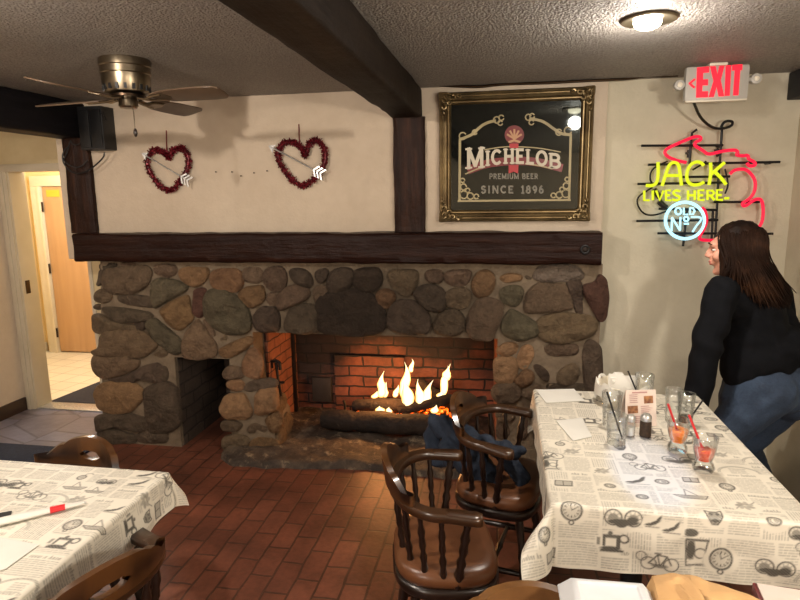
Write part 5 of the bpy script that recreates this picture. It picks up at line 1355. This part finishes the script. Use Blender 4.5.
# menu card
a, d = at_z(625, 428, ZT), at_z(655, 426, ZT)
ax_ = (d-a); ax_.z = 0; wv_ = ax_.length; ax_.normalize(); nrm = Vector((ax_.y, -ax_.x, 0)); upv = Vector((-nrm.x*.22, -nrm.y*.22, .975))
cd = thing('menu_card', 'standing drinks menu card with two food photos and pink print', 'menu card', tuple(a.lerp(d, .5)))
hc = .135
def C(u, v, e=0): return a+ax_*(u*wv_)+upv*(v*hc)+nrm*e
b = MB(); b.prism([(0, 0), (1.06, .0), (1.1, .97), (.1, 1.0)], lambda u, v: C(u, v), -nrm*.002); b.build('card', 'pinkish', cd, smooth=False)
b = MB(); b.prism([(.1, 1.0), (1.1, .97), (1.06, 0), (0, 0)], lambda u, v: C(u, 0)+(C(u, v)-C(u, 0)).reflect(nrm)-nrm*(2*.22*hc), -nrm*.002)
b.build('card_back', 'pinkish', cd, smooth=False)
for nme, (u0, u1, v0, v1) in (('food_photo', (.68, .98, .62, .82)), ('food_photo', (.12, .46, .38, .58))):
    b = MB(); b.prism([(u0, v0), (u1, v0), (u1, v1), (u0, v1)], lambda u, v: C(u, v, .0012), nrm*.0006); b.build(nme, 'photo_brown', cd, smooth=False)
b = MB(); rr = random.Random(5)
for (u0, u1, v0, v1) in [(.2, .6, .64, .86), (.56, .98, .3, .54), (.1, .9, .1, .28)]:
    v = v1
    while v > v0:
        b.prism([(u0, v), (u1-rr.uniform(0, .15), v), (u1-.15, v+.018), (u0, v+.018)], lambda u, w_: C(u, w_, .0012), nrm*.0005); v -= .05
b.prism([(.3, .91), (.8, .9), (.8, .94), (.3, .95)], lambda u, w_: C(u, w_, .0012), nrm*.0005)
b.build('print_lines', simple('rose print', 'a8807c', 'b48a86', 9, .6), cd, smooth=False)
# cocktails
def cocktail(px, py, lab, liq, lh, slab, sp, sy, fruit):
    t_, c = glass('cocktail_glass', px, py, [(.028, 0), (.031, .006), (.032, .014), (.028, .024), (.0225, .032), (.028, .046), (.033, .07), (.037, .108)], lab, 'cocktail')
    MB().lathe([(.004, .033), (.0195, .034), (.0255, .046), (.0255+(lh-.046)*.2, lh), (.003, lh+.001)], c, 24).build('drink', liq, t_)
    b = MB(); r2 = random.Random(px)
    for k in range(5):
        a = r2.uniform(0, 6.28); M = Matrix.Rotation(r2.uniform(0, 3), 4, Vector((r2.random(), r2.random(), r2.random())))
        b.box(-.008, .008, -.007, .007, -.006, .006, Matrix.Translation(c+Vector((.011*math.cos(a), .011*math.sin(a), lh+r2.uniform(-.004, .004)))) @ M)
    b.build('ice_cubes', 'ice', t_, bevel=.002)
    b = MB(); b.lathe([(.014, -.003), (.015, 0), (.014, .003)], c+Vector((-.004, -.012, lh-.012)), 16, (.5, -.8, .3)); b.build('fruit_slice', fruit, t_)
    straw(Vector((c.x+(.006 if px < 690 else .004), c.y, 0)), ZT+.045, sp, 'red_plastic', slab, r=.0036)
cocktail(677, 451, 'orange cocktail in a footed glass, further back of the two', 'orange_drink', .074, 'red straw in the further orange cocktail', (668, 404), None, 'red_drink')
cocktail(703, 470, 'red orange cocktail in a footed glass, nearest the camera', 'red_drink', .064, 'red straw in the nearer red orange cocktail', (689, 415), None, 'orange_drink')
g3, c3 = glass('tall_glass', 672, 421, [(.024, 0), (.025, .005), (.026, .04), (.03, .125)], 'clear empty tall glass behind the orange cocktail')
g4, c4 = glass('tall_glass', 685, 425, [(.024, 0), (.025, .005), (.026, .04), (.029, .12)], 'clear tall glass with dark dregs and ice behind the two cocktails')
MB().lathe([(.004, .013), (.022, .0135), (.0232, .036), (.003, .037)], c4, 20).build('dregs', simple('cola dregs', '2a1710', '4a2c1c', 30, .2), g4)
b = MB()
for k in range(5):
    b.box(-.009, .009, -.009, .009, -.008, .008, Matrix.Translation(c4+Vector((.009*math.cos(k*2.2), .009*math.sin(k*2.2), .045+.011*k))) @ Matrix.Rotation(k*1.1, 4, Vector((1, .4, .3*k))))
b.build('ice_cubes', 'ice', g4, bevel=.002)
straw(Vector((c4.x+.012, c4.y, 0)), ZT+.02, (703, 400), 'black_plastic', 'black straw leaning right out of the tall glass beside the woman\'s sleeve')
# left table: rolled napkin and menu sheet
a, d = at_z(-6, 523, ZT+.008), at_z(84, 502.5, ZT+.008)
t_ = thing('rolled_napkin', 'white napkin roll with a red paper band on the left table', 'napkin roll', tuple(a.lerp(d, .5)-Vector((0, 0, .008))))
def L_(q): return a.lerp(d, q)
MB().tube([L_(0), L_(.25), L_(.5), L_(.62), L_(.8), L_(.97), L_(1.0)], [.016, .0165, .0135, .012, .0105, .008, .005], 14, flat=.55).build('napkin', 'white_paper', t_)
MB().tube([L_(.61), L_(.78)], [.0135, .0122], 14, flat=.62).build('paper_band', 'red_plastic', t_)
MB().tube([L_(.96), L_(1.03)], [.003, .0025], 8).build('fork_tip', 'silver', t_)
quad_paper('menu_sheet', [(-8, 536), (39, 545), (6, 569), (-30, 580)], ZT, 'white_paper', 'printed white paper menu lying at the near edge of the left table', 'menu')
quad_paper('dark_card', [(-10, 515), (12, 511), (10, 519), (-6, 524)], ZT, 'black_plastic', 'small dark card at the left edge beside the napkin roll', 'card')
# near table: takeout box, paper bag, menu book
def at(px, py, z): return at_z(px, py, z)
q0 = at(556, 571, .825); 
bx = thing('takeout_box', 'white foam takeout box with a closed lid at the bottom edge', 'takeout box', (.33, 1.0, TZ))
A, B = at(560, 572, .83), at(650, 579, .83)
xd = (B-A); xd.z = 0; bw = xd.length; xd.normalize(); yd = Vector((xd.y, -xd.x, 0))
def bp(u, v, z): p = A+xd*u+yd*v; return Vector((p.x, p.y, z))
def loop(i0, z): return [bp(i0, i0, z), bp(bw-i0, i0, z), bp(bw-i0, .2-i0, z), bp(i0, .2-i0, z)]
MB().rings([loop(.022, TZ+.001), loop(.004, TZ+.036), loop(-.004, TZ+.038), loop(-.004, TZ+.042)]).build('tray', 'foam', bx, bevel=.004)
MB().rings([loop(-.004, TZ+.043), loop(.0, TZ+.047), loop(.018, TZ+.074), loop(.03, TZ+.078), loop(.034, TZ+.0745), loop(.05, TZ+.0745)]).build('lid', 'foam', bx, bevel=.004)
MB().box(-.014, .014, -.006, .006, -.012, .012, Matrix.Translation(bp(bw/2, .207, TZ+.05))).build('latch_tab', 'foam', bx, bevel=.003)
bag = MB(); P0 = at(647, 571, .835)
prof = [((646, 573, 0), .012), ((653, 574, 0), .034), ((672, 574, 0), .037), ((690, 575, 0), .036), ((712, 580, 0), .033), ((748, 589, 0), .028), ((785, 600, 0), .022)]
pts = [at(x, y, TZ+.068) for (x, y, z), r in prof]
rs = []; n = 48; M_ = 40
for i in range(M_+1):
    f = i/M_*(len(pts)-1); k = min(int(f), len(pts)-2); q = f-k; c = pts[k].lerp(pts[k+1], q); r = prof[k][1]*(1-q)+prof[k+1][1]*q
    d = (pts[k+1]-pts[k]).normalized(); nn = Vector((d.y, -d.x, 0)).normalized()
    wd = .055+.06*min(1, i/M_*2.2)
    c = c+nn*wd*.8
    ring = []
    for j in range(n):
        a_ = 2*PI*j/n; e = .75
        u = math.copysign(abs(math.cos(a_))**e, math.cos(a_))*wd; v = math.copysign(abs(math.sin(a_))**e, math.sin(a_))*r
        p = Vector((c.x, c.y, TZ+.004+r))+nn*u+Vector((0, 0, v*1.0))
        cr = .007*mnoise.noise(Vector((i*.25, j*.4, 1)))+.006*abs(mnoise.noise(Vector((i*.11+j*.3, j*.15-i*.2, 7))))
        p.z += cr if v > 0 else 0; p = p+nn*cr
        p.z = max(p.z, TZ+.002); ring.append(p)
    rs.append(ring)
pb = bag.rings(rs).build('paper_bag', 'kraft', None, sharp=25)
tag(pb, 'crumpled brown kraft paper bag lying beside the takeout box', 'paper bag')
mb_ = thing('menu_book', 'dark red menu folder at the bottom right corner beside the paper bag', 'menu', (.85, 1.1, TZ))
pc = [at(x, y, TZ+.02) for x, y in ((752, 583), (835, 596), (850, 640), (770, 625))]
b = MB(); b.add([Vector((p.x, p.y, TZ+.001)) for p in pc]+[Vector((p.x, p.y, TZ+.022)) for p in pc], [(0, 1, 2, 3), (7, 6, 5, 4), (0, 4, 5, 1), (1, 5, 6, 2), (2, 6, 7, 3), (3, 7, 4, 0)]); b.build('cover', 'maroon', mb_, bevel=.003)
ctr = sum(pc, Vector())/4
b = MB(); qs = [p.lerp(ctr, .1) for p in pc]; b.add([Vector((p.x, p.y, TZ+.0222)) for p in qs]+[Vector((p.x, p.y, TZ+.026)) for p in qs], [(0, 1, 2, 3), (7, 6, 5, 4), (0, 4, 5, 1), (1, 5, 6, 2), (2, 6, 7, 3), (3, 7, 4, 0)]); b.build('page', 'pinkish', mb_, bevel=.001)
# ------------------------------------------------------------------ the woman leaning at the table
def V(px, py, y): return at_y(px, py, y)
wom = thing('person', 'long haired woman in black blazer and blue jeans leaning forward behind the right table', 'person', tuple(at_z(765, 478, 0).lerp(at_z(765, 478, 0), 0)))
Y0 = 2.8
hc_ = V(734.5, 249, Y0); az = math.radians(24)
F_ = Vector((-math.cos(az), math.sin(az), -.06)).normalized(); S_ = Vector((-math.sin(az), -math.cos(az), 0)).normalized(); U_ = S_.cross(F_); U_ = U_ if U_.z > 0 else -U_
HM = Matrix((F_, S_, U_)).transposed()
def H(f, s_, u): return hc_+F_*f+S_*s_+U_*u
body = MB()
body.ell(H(-.008, 0, .018), (.092, .072, .098), HM)
body.ell(H(.03, 0, -.03), (.056, .058, .085), HM)
body.cap(H(.03, .02, -.075), .032, H(.066, 0, -.098), .02); body.cap(H(.03, -.02, -.075), .032, H(.066, 0, -.098), .02)
body.cap(H(.086, 0, .012), .012, H(.107, 0, -.026), .0115)      # nose
body.ell(H(.098, .011, -.03), (.01, .008, .007), HM); body.ell(H(.098, -.011, -.03), (.01, .008, .007), HM)
body.ell(H(.088, 0, -.052), (.012, .02, .0075), HM); body.ell(H(.086, 0, -.064), (.011, .018, .0075), HM)
body.cap(H(.082, .03, .022), .012, H(.088, .008, .026), .012); body.cap(H(.082, -.03, .022), .012, H(.088, -.008, .026), .012)
body.ell(H(.055, .042, -.025), (.03, .022, .025), HM); body.ell(H(.055, -.042, -.025), (.03, .022, .025), HM)
for s_ in (1, -1):                                                # ears
    body.ell(H(-.012, .074*s_, -.012), (.018, .008, .03), HM)
nk = V(741, 283, Y0+.02)
body.cap(H(-.02, 0, -.06), .05, nk, .055)
chest, waist, pel = V(752, 312, Y0+.02), V(763, 352, Y0+.01), V(778, 386, Y0)
shL, shR = V(722, 291, Y0-.1), V(778, 294, Y0+.14)
body.cap(nk, .06, chest, .11); body.cap(chest, .112, waist, .085); body.cap(waist, .085, pel, .1)
body.cap(shL, .045, chest, .08); body.cap(shR, .045, chest, .08)
elL, wrL = V(707, 344, Y0-.16), V(697, 398, Y0-.17)
body.cap(shL, .043, elL, .036); body.cap(elL, .036, wrL, .024)
elR, wrR = V(790, 345, Y0+.2), V(762, 372, Y0+.19)
body.cap(shR, .043, elR, .036); body.cap(elR, .036, wrR, .024)
hpL, hpR = V(768, 391, Y0-.07), V(792, 388, Y0+.08)
knL, knR = V(716, 440, Y0-.12), V(742, 444, Y0+.12)
anL, anR = at_z(748, 500, .09), at_z(774, 468, .09)
anL = Vector((V(754, 478, 3.02).x, 3.02, .1)); anR = Vector((V(763, 464, 3.22).x, 3.22, .1))
for h_, k_, a_ in ((hpL, knL, anL), (hpR, knR, anR)):
    body.cap(h_, .08, k_, .058); body.cap(k_, .058, k_.lerp(a_, .35), .056); body.cap(k_.lerp(a_, .35), .056, a_, .036)
# left hand resting on the knee, right hand on the other thigh
def hand(wr, dirv, side, dn):
    d = Vector(dirv).normalized(); s_ = Vector(side).normalized(); n_ = Vector(dn).normalized()
    pc_ = wr+d*.05
    body.cap(wr, .023, pc_+d*.01, .026); body.cap(wr+d*.02+s_*.018, .016, pc_+d*.03+s_*.026, .013); body.cap(wr+d*.02-s_*.018, .016, pc_+d*.03-s_*.026, .013)
    for k, (o, L1) in enumerate(((-.03, .055), (-.01, .066), (.01, .07), (.03, .062))):
        b0 = pc_+d*.03+s_*o; b1 = b0+d*L1*.5+n_*.006+s_*o*.1; b2 = b1+d*L1*.32+n_*.018; b3 = b2+d*L1*.18+n_*.02
        body.cap(b0, .0095, b1, .009); body.cap(b1, .009, b2, .008); body.cap(b2, .008, b3, .0072)
    t0 = wr+d*.022+s_*.024; t1 = t0+s_*.03+d*.03+n_*.006; t2 = t1+d*.028+s_*.006+n_*.012
    body.cap(t0, .0125, t1, .0105); body.cap(t1, .0105, t2, .009)
kt = knL+Vector((0, 0, .058))
wr2 = Vector((wrL.x, wrL.y, wrL.z-.01))
hand(wr2, (kt-wr2).normalized()+Vector((.02, 0, -.1)), (0, -1, 0), (.2, 0, -1))
hand(wrR, (-1, -.1, -.55), (0, -1, 0), (0, 0, -1))
bo = remesh_build(body, 'body', 'skin', wom, .0065, 3)
# eyes, brows and lips
for s_ in (1, -1):
    e = MB().ell(H(.074, .031*s_, .0), (.011, .009, .005), HM).build('eye', 'white_paper', wom)
    MB().ell(H(.0835, .0315*s_, .0), (.0025, .0048, .0046), HM, 10, 8).build('iris', 'turned_wood', e)
    MB().tube([H(.084, .044*s_, .024), H(.097, .03*s_, .031), H(.1, .012*s_, .028)], [.002, .0035, .0025], 8).build('eyebrow', 'hair', wom)
b = MB(); b.ell(H(.093, 0, -.0525), (.0085, .019, .0055), HM); b.ell(H(.091, 0, -.063), (.0085, .017, .006), HM)
b.build('lips', simple('lip rose', 'a8564e', 'b0625a', 9, .4), wom)
# blazer
jm = MB()
jm.cap(V(741, 292, Y0+.02), .075, chest, .128); jm.cap(chest, .13, waist, .118); jm.cap(waist, .118, V(768, 359, Y0), .124)
jm.cap(V(745, 340, Y0-.02), .1, V(743, 371, Y0-.05), .096); jm.cap(V(780, 344, Y0+.04), .09, V(794, 344, Y0+.05), .096); jm.cap(V(752, 362, Y0-.05), .1, V(784, 348, Y0-.0), .108)
jm.cap(shL, .058, chest, .1); jm.cap(shR, .06, chest, .1); jm.cap(shL, .058, V(742, 292, Y0), .06); jm.cap(shR, .06, V(745, 290, Y0+.06), .06)
jm.cap(V(770, 300, Y0+.08), .07, V(784, 340, Y0+.08), .085)
jm.cap(shL, .068, elL, .064); jm.cap(elL, .064, wrL.lerp(elL, .12), .054); jm.cap(wrL.lerp(elL, .15), .055, wrL.lerp(elL, -.02), .06)
jm.cap(shR, .058, elR, .05); jm.cap(elR, .05, wrR.lerp(elR, .2), .042)
def bd(p): return .006*math.sin((p.x*.6+p.z)*48+5*nz(p, 5))*abs(nz(p, 4, 3))*1.6+.005*nz(p, 14)
bz = remesh_build(jm, 'blazer', 'blazer', wom, .008, 6, bd)
col_ = MB(); col_.tube([V(716, 281, Y0-.09), V(726, 277, Y0-.08), V(742, 278, Y0-.04), V(756, 281, Y0+.06)], [.016, .02, .022, .018], 10, flat=.7); col_.build('collar', 'blazer', bz)
# jeans
dj = MB()
dj.cap(V(770, 372, Y0), .112, pel, .135); dj.cap(V(786, 384, Y0+.03), .125, V(790, 396, Y0+.04), .115); dj.cap(V(756, 386, Y0-.05), .13, V(748, 400, Y0-.06), .12)
for h_, k_, a_, w1 in ((hpL, knL, anL, .117), (hpR, knR, anR, .117)):
    dj.cap(h_, w1, k_, .076); dj.cap(k_, .074, k_.lerp(a_, .35), .07); dj.cap(k_.lerp(a_, .35), .07, a_+Vector((0, 0, .0)), .056)
def dd(p): return .005*math.sin((p.z*1.2-p.x*.5)*60+6*nz(p, 6))*abs(nz(p, 5, 8))+.004*nz(p, 16)
jn = remesh_build(dj, 'jeans', 'denim', wom, .008, 5, dd)
# shoes
for a_ in (anL, anR):
    d = Vector((-.93, .3, 0)).normalized(); b = MB()
    b.cap(Vector((a_.x, a_.y, .05))-d*.05, .042, Vector((a_.x, a_.y, .05))+d*.08, .036); b.cap(Vector((a_.x, a_.y, .046))+d*.05, .042, Vector((a_.x, a_.y, .04))+d*.15, .034); b.cap(Vector((a_.x, a_.y, .11)), .05, Vector((a_.x, a_.y, .05)), .044)
    o = remesh_build(b, 'shoe', 'black_plastic', wom, .008, 3)
    for v_ in o.data.vertices:
        zz = v_.co.z+wom['_o'][2]
        if zz < .006: v_.co.z = .004-wom['_o'][2]
# hair: soft mass plus strands
hm = MB()
hm.ell(H(-.02, 0, .026), (.1, .084, .1), HM); hm.ell(H(-.035, .01, -.03), (.085, .083, .1), HM)
hm.cap(H(-.03, .03, -.05), .075, V(757, 280, Y0-.02), .062); hm.cap(V(752, 272, Y0-.02), .068, V(772, 292, Y0-.03), .05); hm.cap(V(768, 285, Y0-.03), .052, V(779, 300, Y0-.045), .036)
hm.cap(V(748, 275, Y0-.04), .05, V(766, 297, Y0-.07), .036); hm.cap(H(.02, .055, -.01), .034, V(724, 276, Y0-.07), .02); hm.cap(H(.0, .06, -.04), .04, V(735, 280, Y0-.07), .03)
ho = remesh_build(hm, 'hair', 'hair', wom, .0075, 5, lambda p: .005*nz((p.x, p.y, p.z*.25), 40)+.004*nz((p.x, p.y, p.z*.3), 80))
b = MB(); hr = random.Random(12)
tips = [(V(724, 277, Y0-.085), .015), (V(742, 284, Y0-.105), .02), (V(758, 300, Y0-.105), .018), (V(770, 304, Y0-.09), .02), (V(782, 304, Y0-.07), .018), (V(789, 300, Y0-.03), .016), (V(787, 290, Y0), .015)]
for k in range(900):
    q = hr.random(); i = min(int(q*(len(tips)-1)), len(tips)-2); f = q*(len(tips)-1)-i
    tip = tips[i][0].lerp(tips[i+1][0], f)+Vector((hr.gauss(0, .008), hr.gauss(0, .012), hr.gauss(-.004, .012)))
    # root around the parting, down over the side of the skull that faces the room, then falling free
    a0 = .04-q*.145; root = H(a0, hr.uniform(-.012, .012), .118-abs(a0+.01)*.35)
    jf = hr.gauss(-.006, .011); mid1 = H(a0*.9-.01+.02*(1-q)+jf, .08+hr.uniform(-.002, .006), .06+hr.uniform(-.01, .01)); mid2 = H(.018-q*.12+jf, .092+hr.uniform(-.003, .008), -.02)
    pts = smoothline([tuple(root), tuple(mid1), tuple(mid2), tuple(mid2.lerp(tip, .5)+Vector((hr.gauss(0, .006), -.018, hr.gauss(0, .004)))), tuple(tip)], 2)
    n_ = len(pts); b.tube(pts, [.0036*(1-.6*(j/n_)**2) for j in range(n_)], 5, caps=False)
b.build('hair_strands', 'hair', ho)

# ------------------------------------------------------------------ lights
def pl(name, loc, w, col, r=.06):
    l = bpy.data.lights.new(name, 'POINT'); l.energy = w; l.color = col; l.shadow_soft_size = r
    o = bpy.data.objects.new(name, l); o.location = loc; COL.objects.link(o); return o
WARM = (1.0, .89, .77)
def spot(name, loc, to, w, col, ang, blend, r):
    l = bpy.data.lights.new(name, 'SPOT'); l.energy = w; l.color = col; l.shadow_soft_size = r; l.spot_size = math.radians(ang); l.spot_blend = blend
    o = bpy.data.objects.new(name, l); o.location = loc; COL.objects.link(o)
    o.rotation_euler = (Vector(to)-Vector(loc)).to_track_quat('-Z', 'Y').to_euler(); return o
spot('room_bulb', (lc.x, lc.y, CE-.05), (lc.x, lc.y, 0), 46, WARM, 126, .7, .04)
pl('room_bulb', (lc.x, lc.y, CE-.1), 11, (1, .93, .85), .045)
spot('added_blue_spot', (.35, -.6, 2.1), (.45, 1.8, TZ), 260, (.02, .34, 1.0), 5.6, .5, .02)  # added spot with no seen fixture, makes the blue patch on the table
pl('room_bulb', (-1.55, .9, CE-.05), 92, WARM, .03)
pl('room_bulb', (-3.0, 1.7, CE-.15), 22, WARM, .06)
pl('room_bulb', (1.2, .3, CE-.55), 74, (1, .92, .82), .08)  # unseen fill, lowered off the ceiling and kept clear of the mirror
pl('room_bulb', (-1.6, -1.2, CE-.6), 86, WARM, .1)  # unseen fill behind the camera, lowered to brighten the ceiling
pl('room_bulb', (1.2, -1.4, CE-.6), 60, WARM, .1)  # unseen fill behind the camera, low and out of the mirror reflection
pl('hall_bulb', (-3.7, 4.6, 2.0), 78, (1, .95, .86), .15)
for i, (x, y, z, w) in enumerate([(-.86, 3.72, .42, 6), (-.62, 3.74, .40, 5), (-.76, 3.66, .30, 4)]):
    pl('fire_glow', (x, y, z), w, (1, .42, .12), .05)
wd_ = bpy.data.worlds.new('world'); bpy.context.scene.world = wd_; wd_.use_nodes = True
wd_.node_tree.nodes['Background'].inputs[0].default_value = (1, .85, .7, 1); wd_.node_tree.nodes['Background'].inputs[1].default_value = .1
sc = bpy.context.scene
sc.view_settings.view_transform = 'Standard'
sc.view_settings.look = 'None'
sc.view_settings.exposure = 0.0
sc.cycles.max_bounces = 8; sc.cycles.transparent_max_bounces = 12
sc.cycles.sample_clamp_indirect = 4.0
for o in bpy.data.objects:
    if '_o' in o.keys(): del o['_o']
